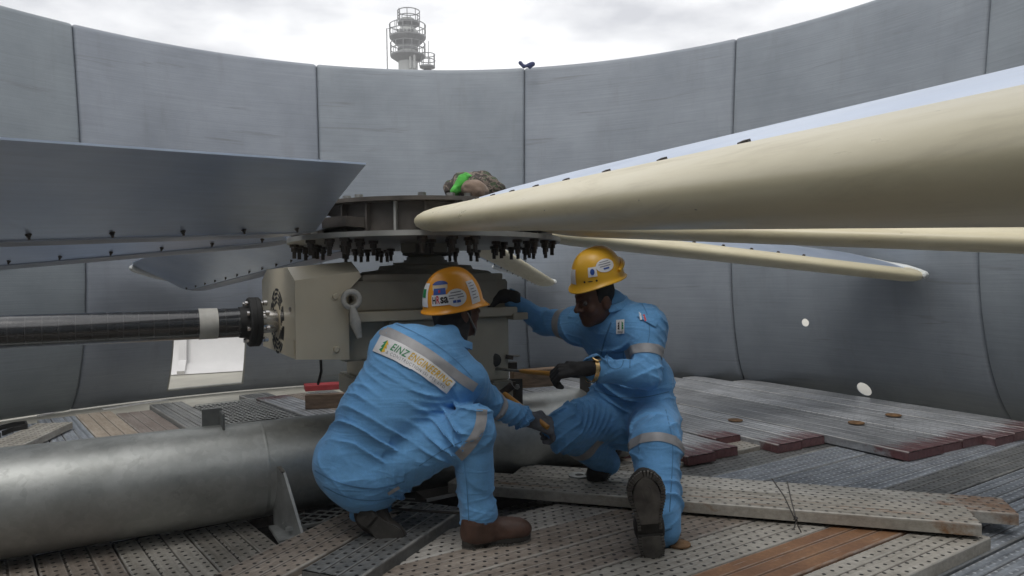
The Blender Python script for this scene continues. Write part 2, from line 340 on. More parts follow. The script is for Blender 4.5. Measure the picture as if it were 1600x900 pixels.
# ------------------------------------------------------------------ building helpers
ORG = {}
def _obj(name, data, parent=None):
    o = bpy.data.objects.new(name, data); C.objects.link(o)
    if parent is not None: o.parent = parent
    return o
def tag(o, label=None, cat=None, group=None, kind=None):
    if label: o['label'] = label
    if cat: o['category'] = cat
    if group: o['group'] = group
    if kind: o['kind'] = kind
    return o
def thing(name, label, cat, loc, group=None):
    o = _obj(name, None); o.location = loc; o.empty_display_size = 0.1
    ORG[o.name] = Vector(loc)
    return tag(o, label, cat, group)
def origin(o):
    while o is not None and o.name not in ORG: o = o.parent
    return ORG[o.name] if o is not None else Vector((0, 0, 0))
def mesh_obj(name, verts, faces, mat, parent=None, smooth=False, uvs=None, auto=None):
    """verts in world coordinates; stored relative to the thing's base"""
    og = origin(parent)
    if isinstance(verts, np.ndarray):
        vs = (verts - np.array(og)).tolist()
    else:
        vs = [tuple(Vector(v) - og) for v in verts]
    me = bpy.data.meshes.new(name); me.from_pydata(vs, [], faces)
    if uvs:
        ul = me.uv_layers.new(name='UVMap')
        for i, u in enumerate(uvs): ul.data[i].uv = u
    if smooth: me.shade_smooth()
    if auto is not None: me.set_sharp_from_angle(angle=R(auto))
    o = _obj(name, me, parent)
    if mat is not None: me.materials.append(mat if not isinstance(mat, str) else MAT[mat])
    return o
class MB:
    def __init__(s): s.v = []; s.f = []; s.uv = []
    def add(s, vs, fs, uv=None):
        b = len(s.v); s.v += [Vector(v) for v in vs]
        for f in fs:
            s.f.append([i + b for i in f])
            s.uv += [uv[i] for i in f] if uv else [(0, 0)] * len(f)
        return s
    def box(s, c, ax, ay, az, sx, sy, sz):
        """oriented box, centre c, unit axes, full sizes"""
        c = Vector(c); ax = Vector(ax) * sx / 2; ay = Vector(ay) * sy / 2; az = Vector(az) * sz / 2
        vs = [c + i * ax + j * ay + k * az for k in (-1, 1) for j in (-1, 1) for i in (-1, 1)]
        return s.add(vs, [(0, 2, 3, 1), (4, 5, 7, 6), (0, 1, 5, 4), (2, 6, 7, 3), (0, 4, 6, 2), (1, 3, 7, 5)])
    def bar(s, a, b, w, h, up=(0, 0, 1)):
        a, b = Vector(a), Vector(b); x = (b - a).normalized(); y = Vector(up).cross(x).normalized(); z = x.cross(y)
        return s.box((a + b) / 2, x, y, z, (b - a).length, w, h)
    def tube(s, pts, rad, seg=12, caps=True):
        pts = [Vector(p) for p in pts]
        if not isinstance(rad, (list, tuple)): rad = [rad] * len(pts)
        t0 = (pts[1] - pts[0]).normalized(); n = t0.orthogonal().normalized(); b0 = len(s.v)
        L = 0; vs = []; uv = []
        for i, p in enumerate(pts):
            t = (pts[min(i + 1, len(pts) - 1)] - pts[max(i - 1, 0)]).normalized()
            n = (n - n.dot(t) * t).normalized(); bb = t.cross(n)
            if i: L += (pts[i] - pts[i - 1]).length
            for k in range(seg):
                a = 2 * math.pi * k / seg
                vs.append(p + (n * math.cos(a) + bb * math.sin(a)) * rad[i]); uv.append((L, k / seg))
        fs = []
        for i in range(len(pts) - 1):
            for k in range(seg):
                k2 = (k + 1) % seg
                fs.append((i * seg + k, i * seg + k2, (i + 1) * seg + k2, (i + 1) * seg + k))
        if caps:
            fs.append(tuple(reversed(range(seg)))); fs.append(tuple(range((len(pts) - 1) * seg, len(pts) * seg)))
        return s.add(vs, fs, uv)
    def lathe(s, c, axis, prof, seg=32, arc=None, caps=False):
        """profile list (r, h) about axis through c"""
        c = Vector(c); z = Vector(axis).normalized(); x = z.orthogonal().normalized()
        if abs(z.z) > 0.99: x = Vector((1, 0, 0))
        y = z.cross(x); n = seg if arc is None else seg + 1
        vs = []
        for r, h in prof:
            for k in range(n):
                a = 2 * math.pi * k / seg if arc is None else arc[0] + (arc[1] - arc[0]) * k / seg
                vs.append(c + z * h + (x * math.cos(a) + y * math.sin(a)) * r)
        fs = []
        for i in range(len(prof) - 1):
            for k in range(seg):
                k2 = (k + 1) % n
                fs.append((i * n + k, i * n + k2, (i + 1) * n + k2, (i + 1) * n + k))
        if caps:
            fs.append(tuple(reversed(range(n)))); fs.append(tuple(range((len(prof) - 1) * n, len(prof) * n)))
        return s.add(vs, fs)
    def prism(s, poly, ext):
        """planar polygon (world points) extruded by vector ext"""
        n = len(poly); p = [Vector(q) for q in poly]; e = Vector(ext)
        fs = [tuple(reversed(range(n))), tuple(range(n, 2 * n))] + [(i, (i + 1) % n, n + (i + 1) % n, n + i) for i in range(n)]
        return s.add(p + [q + e for q in p], fs)
    def build(s, name, mat, parent=None, smooth=None, bevel=0.0):
        o = mesh_obj(name, s.v, s.f, mat, parent, smooth=smooth is not None, uvs=s.uv, auto=smooth)
        me = o.data
        bm = bmesh.new(); bm.from_mesh(me); bmesh.ops.recalc_face_normals(bm, faces=bm.faces); 
        if bevel: bmesh.ops.bevel(bm, geom=[e for e in bm.edges if len(e.link_faces) == 2 and e.calc_face_angle(0) > 0.5], offset=bevel, segments=2, affect='EDGES', clamp_overlap=True)
        bm.to_mesh(me); bm.free()
        return o
def inst(o, loc=None, mat4=None, parent=None):
    c = o.copy(); C.objects.link(c)
    if parent is not None: c.parent = parent
    if mat4 is not None: c.matrix_local = mat4
    elif loc is not None: c.location = loc
    return c

# ------------------------------------------------------------------ implicit-surface helpers (bodies, cloth)
_rng = np.random.RandomState(3)
_LAT = _rng.rand(32, 32, 32).astype(np.float32) * 2 - 1
def vnoise(P, f, seed=0.0):
    q = P * f + seed * 7.31; i = np.floor(q).astype(int); w = (q - i); w = w * w * (3 - 2 * w); i &= 31; j = (i + 1) & 31
    x0, y0, z0 = i[..., 0], i[..., 1], i[..., 2]; x1, y1, z1 = j[..., 0], j[..., 1], j[..., 2]
    wx, wy, wz = w[..., 0], w[..., 1], w[..., 2]; L = _LAT
    a = L[x0, y0, z0] * (1 - wx) + L[x1, y0, z0] * wx; b = L[x0, y1, z0] * (1 - wx) + L[x1, y1, z0] * wx
    c = L[x0, y0, z1] * (1 - wx) + L[x1, y0, z1] * wx; d = L[x0, y1, z1] * (1 - wx) + L[x1, y1, z1] * wx
    return (a * (1 - wy) + b * wy) * (1 - wz) + (c * (1 - wy) + d * wy) * wz
def smin(a, b, k):
    h = np.clip(0.5 + 0.5 * (b - a) / k, 0, 1)
    return b * (1 - h) + a * h - k * h * (1 - h)
def capsule(P, a, b, r1, r2, tout=False):
    a = np.array(a, np.float32); b = np.array(b, np.float32); d = b - a
    t = np.clip(((P - a) @ d) / max(1e-9, d @ d), 0, 1)
    q = P - a - t[..., None] * d
    dd = np.sqrt((q * q).sum(-1)) - (r1 + (r2 - r1) * t)
    return (dd, t) if tout else dd
def ellip(P, c, axes, rad):
    A = np.array([list(Vector(x).normalized()) for x in axes], np.float32); rad = np.array(rad, np.float32)
    q = (P - np.array(c, np.float32)) @ A.T
    k0 = np.sqrt(((q / rad) ** 2).sum(-1)); k1 = np.sqrt(((q / (rad * rad)) ** 2).sum(-1))
    return k0 * (k0 - 1) / np.maximum(k1, 1e-6)
def surface_nets(fn, lo, hi, h):
    lo = np.array(lo, np.float32); hi = np.array(hi, np.float32); n = np.ceil((hi - lo) / h).astype(int) + 1
    g = np.stack(np.meshgrid(*[lo[i] + h * np.arange(n[i], dtype=np.float32) for i in range(3)], indexing='ij'), -1)
    D = fn(g.reshape(-1, 3)).reshape(n).astype(np.float32)
    ins = D < 0
    c = np.zeros(n - 1, int)
    for dx in (0, 1):
        for dy in (0, 1):
            for dz in (0, 1):
                c += ins[dx:n[0] - 1 + dx, dy:n[1] - 1 + dy, dz:n[2] - 1 + dz]
    act = (c > 0) & (c < 8); idx = -np.ones(n - 1, int); cells = np.argwhere(act); idx[act] = np.arange(len(cells))
    acc = np.zeros((len(cells), 3)); cnt = np.zeros(len(cells))
    offs = [(x, y, z) for x in (0, 1) for y in (0, 1) for z in (0, 1)]
    for a in offs:
        for ax in range(3):
            if a[ax]: continue
            b = list(a); b[ax] = 1
            da = D[cells[:, 0] + a[0], cells[:, 1] + a[1], cells[:, 2] + a[2]]; db = D[cells[:, 0] + b[0], cells[:, 1] + b[1], cells[:, 2] + b[2]]
            m = (da < 0) != (db < 0); t = np.zeros(len(cells)); t[m] = da[m] / (da[m] - db[m])
            p = np.array(a, float)[None].repeat(len(cells), 0); p[:, ax] += t
            acc[m] += p[m]; cnt[m] += 1
    V = lo + h * (cells + acc / np.maximum(cnt, 1)[:, None])
    Fs = []
    for ax in range(3):
        u, w = (ax + 1) % 3, (ax + 2) % 3
        sl0 = [slice(None)] * 3; sl1 = [slice(None)] * 3; sl0[ax] = slice(0, n[ax] - 1); sl1[ax] = slice(1, n[ax])
        ch = np.argwhere(ins[tuple(sl0)] != ins[tuple(sl1)])
        ch = ch[(ch[:, u] > 0) & (ch[:, w] > 0) & (ch[:, u] < n[u] - 1) & (ch[:, w] < n[w] - 1)]
        def cell(du, dw):
            q = ch.copy(); q[:, u] += du; q[:, w] += dw; return idx[q[:, 0], q[:, 1], q[:, 2]]
        quad = np.stack([cell(-1, -1), cell(0, -1), cell(0, 0), cell(-1, 0)], 1)
        fl = ins[ch[:, 0], ch[:, 1], ch[:, 2]]
        quad[~fl] = quad[~fl][:, ::-1]
        Fs.append(quad)
    return V, np.concatenate(Fs)
def sdf_obj(name, fn, pts, margin, h, mat, parent, smooth_iter=1):
    pts = np.array([list(p) for p in pts]); V, Fq = surface_nets(fn, pts.min(0) - margin, pts.max(0) + margin, h)
    return mesh_obj(name, V, Fq.tolist(), mat, parent, smooth=True)
def bvh_of(o):
    og = origin(o.parent); me = o.data
    return BVHTree.FromPolygons([tuple(v.co + og) for v in me.vertices], [tuple(p.vertices) for p in me.polygons])
def drape_px(name, bvh, quad_fn, nu, nv, mat, parent, off=0.003, back=None):
    """grid of pixel points laid on a surface along the sight lines, lifted by off"""
    vs, fs = [], []; eye = Vector((0, 0, HC)); last = None
    for j in range(nv + 1):
        for i in range(nu + 1):
            px, py = quad_fn(i / nu, j / nv); d = ray(px, py).normalized()
            h, nrm, _, _ = bvh.ray_cast(eye, d)
            if h is None: vs.append(None); continue
            if nrm.dot(d) > 0: nrm = -nrm
            vs.append(h + (nrm * 0.5 - d * 0.5).normalized() * off)
    ok = {k: n for n, k in enumerate([k for k, v in enumerate(vs) if v is not None])}
    for j in range(nv):
        for i in range(nu):
            q = [j * (nu + 1) + i, j * (nu + 1) + i + 1, (j + 1) * (nu + 1) + i + 1, (j + 1) * (nu + 1) + i]
            if all(k in ok for k in q): fs.append([ok[k] for k in q])
    return mesh_obj(name, [v for v in vs if v is not None], fs, mat, parent, smooth=True)
def text_mesh(txt, shear=0.0, bold=0.0, space=1.0):
    cu = bpy.data.curves.new('txt', 'FONT'); cu.body = txt; cu.shear = shear; cu.offset = bold; cu.resolution_u = 3; cu.space_character = space
    o = bpy.data.objects.new('txt', cu); C.objects.link(o)
    dg = bpy.context.evaluated_depsgraph_get(); me = bpy.data.meshes.new_from_object(o.evaluated_get(dg))
    vs = [v.co.copy() for v in me.vertices]; fs = [tuple(p.vertices) for p in me.polygons]
    bpy.data.objects.remove(o); bpy.data.curves.remove(cu); bpy.data.meshes.remove(me)
    x0 = min(v.x for v in vs); x1 = max(v.x for v in vs); y0 = min(v.y for v in vs); y1 = max(v.y for v in vs)
    return [((v.x - x0) / (x1 - x0), (v.y - y0) / (y1 - y0)) for v in vs], fs
def refine(vs, fs, n=1):
    bm = bmesh.new(); bv = [bm.verts.new((v[0], v[1], 0)) for v in vs]
    for f in fs:
        try: bm.faces.new([bv[i] for i in f])
        except ValueError: pass
    for _ in range(n): bmesh.ops.subdivide_edges(bm, edges=bm.edges[:], cuts=1)
    bmesh.ops.triangulate(bm, faces=bm.faces[:])
    bm.verts.index_update()
    r = ([(v.co.x, v.co.y) for v in bm.verts], [tuple(v.index for v in f.verts) for f in bm.faces]); bm.free(); return r

# ================================================================== LARGE STRUCTURE
HUB = Vector((-0.509, 3.832, 0)); YAW = 0.1319
ZT = 3.516
def prof(z):
    if z < 1.3:
        q = (1.3 - z) / 1.36; return 4.2 + 0.58 * (1 - math.sqrt(max(0, 1 - q * q)))
    if z < 1.6: return 4.2
    return 4.2 + 0.173 * ((z - 1.6) / 1.916) ** 1.3
def wall_pt(th, z, off=0.0):
    r = prof(z) + off; return Vector((HUB.x + r * math.sin(th), HUB.y + r * math.cos(th), z))
def wall_hit(px, py):
    d = ray(px, py); lo, hi = 5.0, 14.0
    def f(t):
        p = d * t + Vector((0, 0, HC)); return math.hypot(p.x - HUB.x, p.y - HUB.y) - prof(p.z)
    for _ in range(60):
        m = (lo + hi) / 2
        if f(m) > 0: hi = m
        else: lo = m
    p = d * lo + Vector((0, 0, HC)); return math.atan2(p.x - HUB.x, p.y - HUB.y), p.z

# ground far below, fan deck ring, dark well under the planks
MB().add([(-94, -34, -14), (94, -34, -14), (94, 154, -14), (-94, 154, -14)], [(0, 1, 2, 3)]).build('ground', 'ground')['kind'] = 'structure'
m = MB(); N = 96; ring = []
for r in (3.95, 4.25, 5.4, 9, 22):
    for k in range(N):
        a = 2 * math.pi * k / N; ring.append((HUB.x + r * math.cos(a), HUB.y + r * math.sin(a), -0.012))
fs = [(i * N + k, i * N + (k + 1) % N, (i + 1) * N + (k + 1) % N, (i + 1) * N + k) for i in range(4) for k in range(N)]
m.add(ring, fs); deck = m.build('fan_deck', 'deck_cream'); deck['kind'] = 'structure'
m = MB(); m.lathe((HUB.x, HUB.y, 0), (0, 0, 1), [(0.01, -1.6), (3.955, -1.6), (3.955, -0.013)], 64)
m.build('fan_well', 'dark')['kind'] = 'structure'
# deck board joints outside/inside the ring are low battens
m = MB()
for (a, b) in (((60, 650), (100, 641)), ((160, 640), (262, 624))):
    p, q = gnd(*a, -0.008), gnd(*b, -0.008); m.bar(p, q, 0.03, 0.012)
m.build('deck_joint', 'white_frp', deck)

HUBR = Vector((-0.445, 3.815, 0))
# the fan stack: twelve moulded panels with rounded, flanged joints
STK = thing('fan_stack', 'tall curved grey fan stack wall of moulded panels enclosing the platform', 'wall', (HUB.x, HUB.y, 0))
D30 = math.pi / 6; TH0 = 0.2876 - YAW
hA = wall_hit(270, 519); hB = wall_hit(262, 611); hC = wall_hit(376, 598); hD = wall_hit(388, 519)
hatch = ((hA[0] + hB[0]) / 2, (hC[0] + hD[0]) / 2, (hB[1] + hC[1]) / 2, (hA[1] + hD[1]) / 2)
def panel(i):
    t0 = TH0 + i * D30; t1 = t0 + D30
    ths = [t0 + 0.0004, t0 + 0.0016, t0 + 0.004, t0 + 0.0075] + [t0 + 0.0075 + (D30 - 0.015) * k / 14 for k in range(1, 14)] + [t1 - 0.0075, t1 - 0.004, t1 - 0.0016, t1 - 0.0004]
    zs = [0.0, 0.03, 0.07, 0.12, 0.18, 0.25, 0.33, 0.42, 0.52, 0.63, 0.75, 0.88, 1.02, 1.18, 1.35] + [1.35 + (ZT - 0.05 - 1.35) * k / 9 for k in range(1, 10)]
    holes = []; rect = None
    if i == -2:
        rect = hatch
        ths = sorted([t for t in ths if min(abs(t - rect[0]), abs(t - rect[1])) > 0.006] + [rect[0], rect[1]])
        zs = sorted([z for z in zs if min(abs(z - rect[2]), abs(z - rect[3])) > 0.02] + [rect[2], rect[3]])
    if i == 1:
        for (px, py, rr) in ((1258, 504, 0.036), (1350, 608, 0.062)):
            a, z = wall_hit(px, py); s = rr * 1.5; da = s / 4.3
            holes.append((a, z, rr, a - da, a + da, z - s, z + s))
            ths = sorted([t for t in ths if not (a - da - 0.004 < t < a + da + 0.004)] + [a - da, a + da])
            zs = sorted([q for q in zs if not (z - s - 0.008 < q < z + s + 0.008)] + [z - s, z + s])
    def edge(t):  # 0 at the joint, 1 inside
        d = min(t - t0, t1 - t) * 4.3; return min(1.0, d / 0.04)
    V = []; Fq = []; nt_ = len(ths)
    tops = [(0.0, 0), (0.006, 0.022), (0.022, 0.04), (0.05, 0.05), (0.075, 0.04), (0.09, 0.02), (0.095, -0.1)]
    for z in zs:
        for t in ths:
            e = edge(t); o = 0.045 * (1 - math.sqrt(max(0, 1 - (1 - e) ** 2)))
            V.append(wall_pt(t, z, o))
    for (o, dz) in tops[1:]:
        for t in ths:
            e = edge(t); lo = 0.045 * (1 - math.sqrt(max(0, 1 - (1 - e) ** 2)))
            p = wall_pt(t, ZT - 0.05, max(o, lo)); p.z = ZT - 0.05 + dz - lo * 0.7; V.append(p)
    rows = len(zs) + len(tops) - 1
    skip = set()
    def cellof(x, arr):
        return max(k for k in range(len(arr)) if arr[k] <= x + 1e-9)
    if rect:
        ca, cb = ths.index(rect[0]), ths.index(rect[1]); ra, rb = zs.index(rect[2]), zs.index(rect[3])
        skip |= {(r, c) for r in range(ra, rb) for c in range(ca, cb)}
    for (a, z, rr, a0, a1, z0, z1) in holes:
        ca, ra = ths.index(a0), zs.index(z0); cb, rb = ths.index(a1), zs.index(z1)
        skip |= {(r, c) for r in range(ra, rb) for c in range(ca, cb)}
        per = [(ra, c) for c in range(ca, cb)] + [(r, cb) for r in range(ra, rb)] + [(rb, c) for c in range(cb, ca, -1)] + [(r, ca) for r in range(rb, ra, -1)]
        # outer square resampled to 24, fan of quads to circle
        K = 24; b = len(V); sq = []
        for k in range(K):
            an = 2 * math.pi * k / K; cx, sy = math.cos(an), math.sin(an); mxx = max(abs(cx), abs(sy))
            sq.append((a + (a1 - a) * cx / mxx, z + (z1 - z) * sy / mxx))
        cn = [[wall_pt(aa, zz) for aa in (a0, a1)] for zz in (z0, z1)]
        for p in sq:
            fu, fv = (p[0] - a0) / (a1 - a0), (p[1] - z0) / (z1 - z0)
            V.append(cn[0][0].lerp(cn[0][1], fu).lerp(cn[1][0].lerp(cn[1][1], fu), fv))
        V += [wall_pt(a + rr / 4.3 * math.cos(2 * math.pi * k / K), z + rr * math.sin(2 * math.pi * k / K)) for k in range(K)]
        V += [wall_pt(a + rr / 4.3 * math.cos(2 * math.pi * k / K), z + rr * math.sin(2 * math.pi * k / K), 0.012) for k in range(K)]
        for k in range(K):
            k2 = (k + 1) % K
            Fq.append((b + k, b + k2, b + K + k2, b + K + k)); Fq.append((b + K + k, b + K + k2, b + 2 * K + k2, b + 2 * K + k))
    for r in range(rows - 1):
        for c in range(nt_ - 1):
            if (r, c) in skip: continue
            q = r * nt_ + c; Fq.append((q, q + 1, q + nt_ + 1, q + nt_))
    # flanges along both joints
    for c in (0, nt_ - 1):
        b = len(V)
        for r, z in enumerate(zs): V.append(wall_pt(ths[c], z, 0.11))
        for r in range(len(zs) - 1): Fq.append((r * nt_ + c, (r + 1) * nt_ + c, b + r + 1, b + r))
    o = mesh_obj('stack_panel', V, Fq, 'wall', STK, smooth=True, auto=50)
    return o
for i in range(-6, 6): panel(i)
# hatch rim with fixing studs
m = MB()
for z in (hatch[2], hatch[3]):
    m.tube([wall_pt(hatch[0] + (hatch[1] - hatch[0]) * k / 8, z, 0.01) for k in range(9)], 0.012, 6)
for t in (hatch[0], hatch[1]):
    m.tube([wall_pt(t, hatch[2] + (hatch[3] - hatch[2]) * k / 8, 0.01) for k in range(9)], 0.012, 6)
m.build('hatch_rim', 'plate_grey', STK, 40)
stud = MB().lathe((0, 0, 0), (0, 0, 1), [(0.012, 0), (0.012, 0.008), (0.001, 0.011)], 8).build('stud', 'bolt_bright', STK)
def on_wall(o, th, z):
    n = Vector((-math.sin(th), -math.cos(th), 0)); p = wall_pt(th, z, -0.002)
    mt = n.to_track_quat('Z', 'Y').to_matrix().to_4x4(); mt.translation = p - ORG[STK.name]; o.matrix_local = mt
first = True
for k in range(4):
    for s in (-1, 1):
        th = hatch[0] - 0.008 if s < 0 else hatch[1] + 0.008
        z = hatch[2] + (hatch[3] - hatch[2]) * (0.08 + 0.28 * k)
        o = stud if first else inst(stud, parent=STK); first = False; on_wall(o, th, z)

# neighbouring white stack seen through the hatch
NB = ray(330, 560) * 13.9; NB.z = 0
nb = thing('neighbour_stack', 'white ribbed fan stack seen outside through the square hatch', 'fan stack', (NB.x, NB.y, 0))
m = MB(); m.lathe((NB.x, NB.y, 0), (0, 0, 1), [(5.0, 0.0), (4.72, 0.12), (4.62, 0.5), (4.6, 1.2), (4.65, 2.2), (4.7, 3.3), (4.6, 3.32)], 72)
m.build('shell', 'white_frp', nb, 60)
for k in range(24):
    a = 2 * math.pi * k / 24 + 0.06; d = Vector((math.cos(a), math.sin(a), 0)); t_ = Vector((-d.y, d.x, 0)); m = MB()
    pts = [NB + d * (r + 0.02) + Vector((0, 0, z)) for r, z in ((4.98, 0.02), (4.74, 0.14), (4.64, 0.5), (4.62, 1.2), (4.67, 2.2), (4.72, 3.25))]
    for p, q in zip(pts, pts[1:]): m.bar(p, q, 0.09, 0.05, t_.cross(q - p))
    m.build('joint_rib', 'white_frp' if k % 2 else 'tape', nb)

# far process column above the wall
TC = at(637, 60, 70.0); tw = thing('process_tower', 'distant pale process column with railed round platforms above the wall rim', 'tower', (TC.x, TC.y, -14))
def tz(py): return at(637, py, 70.0).z
def tr(px): return px * 70.0 / F_PX
cx, cy = TC.x, TC.y
m = MB(); m.lathe((cx, cy, 0), (0, 0, 1), [(tr(15), -14), (tr(15), tz(62)), (tr(17), tz(60)), (tr(17), tz(50)), (tr(11), tz(44)), (tr(11), tz(30)), (0.05, tz(28))], 28)
m.build('column', 'tower', tw, 40)
for z in (tz(78), tz(70), tz(57)):
    MB().lathe((cx, cy, 0), (0, 0, 1), [(tr(15.2), z - 0.12), (tr(16.2), z - 0.1), (tr(16.2), z + 0.1), (tr(15.2), z + 0.12)], 28).build('ring', 'tower_steel', tw)
def platform(x, y, z, rp, arc, n, hood=0.5):
    m = MB(); m.lathe((x, y, 0), (0, 0, 1), [(rp * 0.5, z - hood), (rp, z - 0.14), (rp, z), (rp * 0.3, z + 0.01)], 28, arc); m.build('platform', 'tower_steel', tw)
    ml = MB(); 
    for hgt in (0.55, 1.1):
        ml.tube([(x + rp * math.cos(arc[0] + (arc[1] - arc[0]) * k / 24), y + rp * math.sin(arc[0] + (arc[1] - arc[0]) * k / 24), z + hgt) for k in range(25)], 0.045, 6)
    ml.build('guard_rail', 'tower_steel', tw)
    for k in range(n):
        a = arc[0] + (arc[1] - arc[0]) * k / (n - 1); p = Vector((x + rp * math.cos(a), y + rp * math.sin(a), z))
        MB().tube([p, p + Vector((0, 0, 1.1))], 0.04, 6).build('rail_post', 'tower_steel', tw)
platform(cx, cy, tz(87), tr(27), (-math.pi, math.pi), 14, 0.7)
platform(cx, cy, tz(58), tr(28), (-math.pi, math.pi), 14, 1.0)
platform(cx + tr(2), cy, tz(36), tr(17), (-math.pi, math.pi), 9, 0.5)
platform(cx + tr(30), cy, tz(104), tr(12), (-math.pi, math.pi), 8, 0.3)
for (dx, y0, y1) in ((-31, 47, 115), (-26, 45, 60)):
    MB().tube([(cx + tr(dx), cy - 0.5, tz(y1)), (cx + tr(dx), cy - 0.5, tz(y0)), (cx + tr(dx + 6), cy - 0.5, tz(y0))], 0.06, 6).build('ladder_stile', 'tower_steel', tw)
for (dx, y0, y1) in ((-13, 12, 40), (-17, 30, 48), (32, 64, 100)):
    MB().tube([(cx + tr(dx), cy, tz(y1)), (cx + tr(dx), cy, tz(y0))], 0.035, 6).build('mast', 'tower_steel', tw)
for dx in (6, 12):
    MB().tube([(cx + tr(dx), cy - tr(18), tz(112)), (cx + tr(dx), cy - tr(18), tz(88))], tr(2.0), 8).build('pipe', 'tower', tw)
for dx, w_ in ((-13, 3), (-7, 4), (-1, 2), (5, 3), (10, 3)):
    MB().box((cx + tr(dx), cy - tr(18), tz(53)), (1, 0, 0), (0, 1, 0), (0, 0, 1), tr(w_), 0.2, tr(3)).build('lettering_dab', 'tower_steel', tw)  # dark blocks added in place of illegible lettering
# ================================================================== PLANK FLOOR
floor = MB()
for k in range(-6, 7):   # bearers under the planks, in the dark
    a = R(35); n = Vector((-math.sin(a), math.cos(a), 0)); c = Vector((HUB.x, HUB.y, -0.05)) + n * k * 0.62
    h = math.sqrt(max(0, 3.9 ** 2 - (k * 0.62) ** 2)); d = Vector((math.cos(a), math.sin(a), 0))
    floor.bar(c - d * h, c + d * h, 0.06, 0.09)
floor = floor.build('plank_floor', 'steel_dark'); floor['kind'] = 'structure'
_pc = 0
def plank_mesh(L, w, h, holes_v=True):
    m = MB(); g = 0.006; gd = 0.0035; v0 = w / 2
    tops = [(-v0, -0.004, 1), (-v0 + 0.004, 0, 1), (-v0 + 0.011, 0, 0)]
    for x in (-w / 6, w / 6): tops += [(x - g - 0.006, 0, 0), (x - g, 0, 0.9), (x - g * 0.4, -gd, -0.8), (x + g * 0.4, -gd, -0.8), (x + g, 0, 0.9), (x + g + 0.006, 0, 0)]
    tops += [(v0 - 0.011, 0, 0), (v0 - 0.004, 0, 1), (v0, -0.004, 1)]
    sec = [(-v0 + 0.02, -h, 0), (-v0, -h, 0), (-v0, -0.014, 0)] + tops + [(v0, -0.014, 0), (v0, -h, 0), (v0 - 0.02, -h, 0)]
    n = len(sec); vs = [(-L / 2, y, z) for y, z, q in sec] + [(L / 2, y, z) for y, z, q in sec]
    uv = [(0.0, y + v0) for y, z, q in sec] + [(L, y + v0) for y, z, q in sec]
    m.wear = [q for y, z, q in sec] * 2
    m.add(vs, [(i, i + 1, n + i + 1, n + i) for i in range(n - 1)], uv)
    for x, u in ((-L / 2 + 0.001, 0.0), (L / 2 - 0.001, L)):
        m.add([(x, -v0 + 0.001, -h), (x, v0 - 0.001, -h), (x, v0 - 0.001, -0.005), (x, -v0 + 0.001, -0.005)], [(0, 1, 2, 3)], [(u, 0.5)] * 4)
    return m
def plank(a, b, w, ztop, mat, parent=None, label=None, group=None, h=0.05, tilt=0.0, za=None, name='plank', cat=None):
    """a = end at u=0, b = the other end (ground points of the centre line)"""
    a = Vector((a[0], a[1], ztop)); b = Vector((b[0], b[1], ztop if za is None else za)); L = (b - a).length
    m = plank_mesh(L, w, h); o = m.build(name, mat, None)
    at_ = o.data.attributes.new('wear', 'FLOAT', 'POINT'); at_.data.foreach_set('value', m.wear + [0.0] * (len(o.data.vertices) - len(m.wear)))
    x = (b - a).normalized(); y = Vector((0, 0, 1)).cross(x).normalized(); z = x.cross(y)
    z = (z + y * tilt).normalized(); y = z.cross(x)
    mt = Matrix((x, y, z)).transposed().to_4x4(); mt.translation = (a + b) / 2; o.matrix_world = mt
    if parent is not None: o.parent = parent
    if label: o['label'] = label
    if cat: o['category'] = cat
    if group: o['group'] = group
    return o
def strips(ang, lat_list, s0, s1, mats, ztop, jit=0.004, red=False, label=None, pr=3.9, w=None):
    """parallel planks; lat_list = [(l0,l1), ...]; s0/s1 numbers or functions of lateral position; clipped to the ring"""
    d = Vector((math.cos(ang), math.sin(ang), 0)); n = Vector((-math.sin(ang), math.cos(ang), 0))
    hs, hl = HUB.x * d.x + HUB.y * d.y, HUB.x * n.x + HUB.y * n.y
    for k, (l0, l1) in enumerate(lat_list):
        lc = (l0 + l1) / 2; rr = pr * pr - (lc - hl) ** 2
        if rr <= 0.05: continue
        lim = math.sqrt(rr); a = s0(lc) if callable(s0) else s0; b = s1(lc) if callable(s1) else s1
        a = max(a, hs - lim); b = min(b, hs + lim)
        if b - a < 0.15: continue
        mt = mats[k % len(mats)] if isinstance(mats, (list, tuple)) else mats
        z = ztop + random.uniform(-jit, jit)
        a += random.uniform(-0.03, 0.03) if not red else 0
        plank(d * a + n * lc, d * b + n * lc, abs(l1 - l0) - 0.011, z, mt, floor)
A34 = R(34); AL = R(-52.5); AR = R(-61)
def lat(p, a): return -p.x * math.sin(a) + p.y * math.cos(a)
def lon(p, a): return p.x * math.cos(a) + p.y * math.sin(a)
# tube axis, used by the floor and the drive
TD = Vector((0.875, 0.484, 0)).normalized(); TN = Vector((-TD.y, TD.x, 0)); TUBE0 = Vector((-0.455, 3.85, 0.29)); TUR = 0.222
# right-hand grey planks (low layer)
pit = 0.236
strips(A34, [(0.40 + pit * k, 0.40 + pit * (k + 1)) for k in range(-12, 11)], lambda l: 1.2 if l > 1.3 else -1.0, 9, ['galv', 'galv', 'galv_dark', 'galv'], 0.045, pr=4.1)
# beige ones beside worker on the right
strips(A34, [(2.996, 3.225)], 2.6, 4.15, ['beige'], 0.066)
strips(A34, [(3.23, 3.46)], 2.75, 4.4, ['dusty'], 0.062)
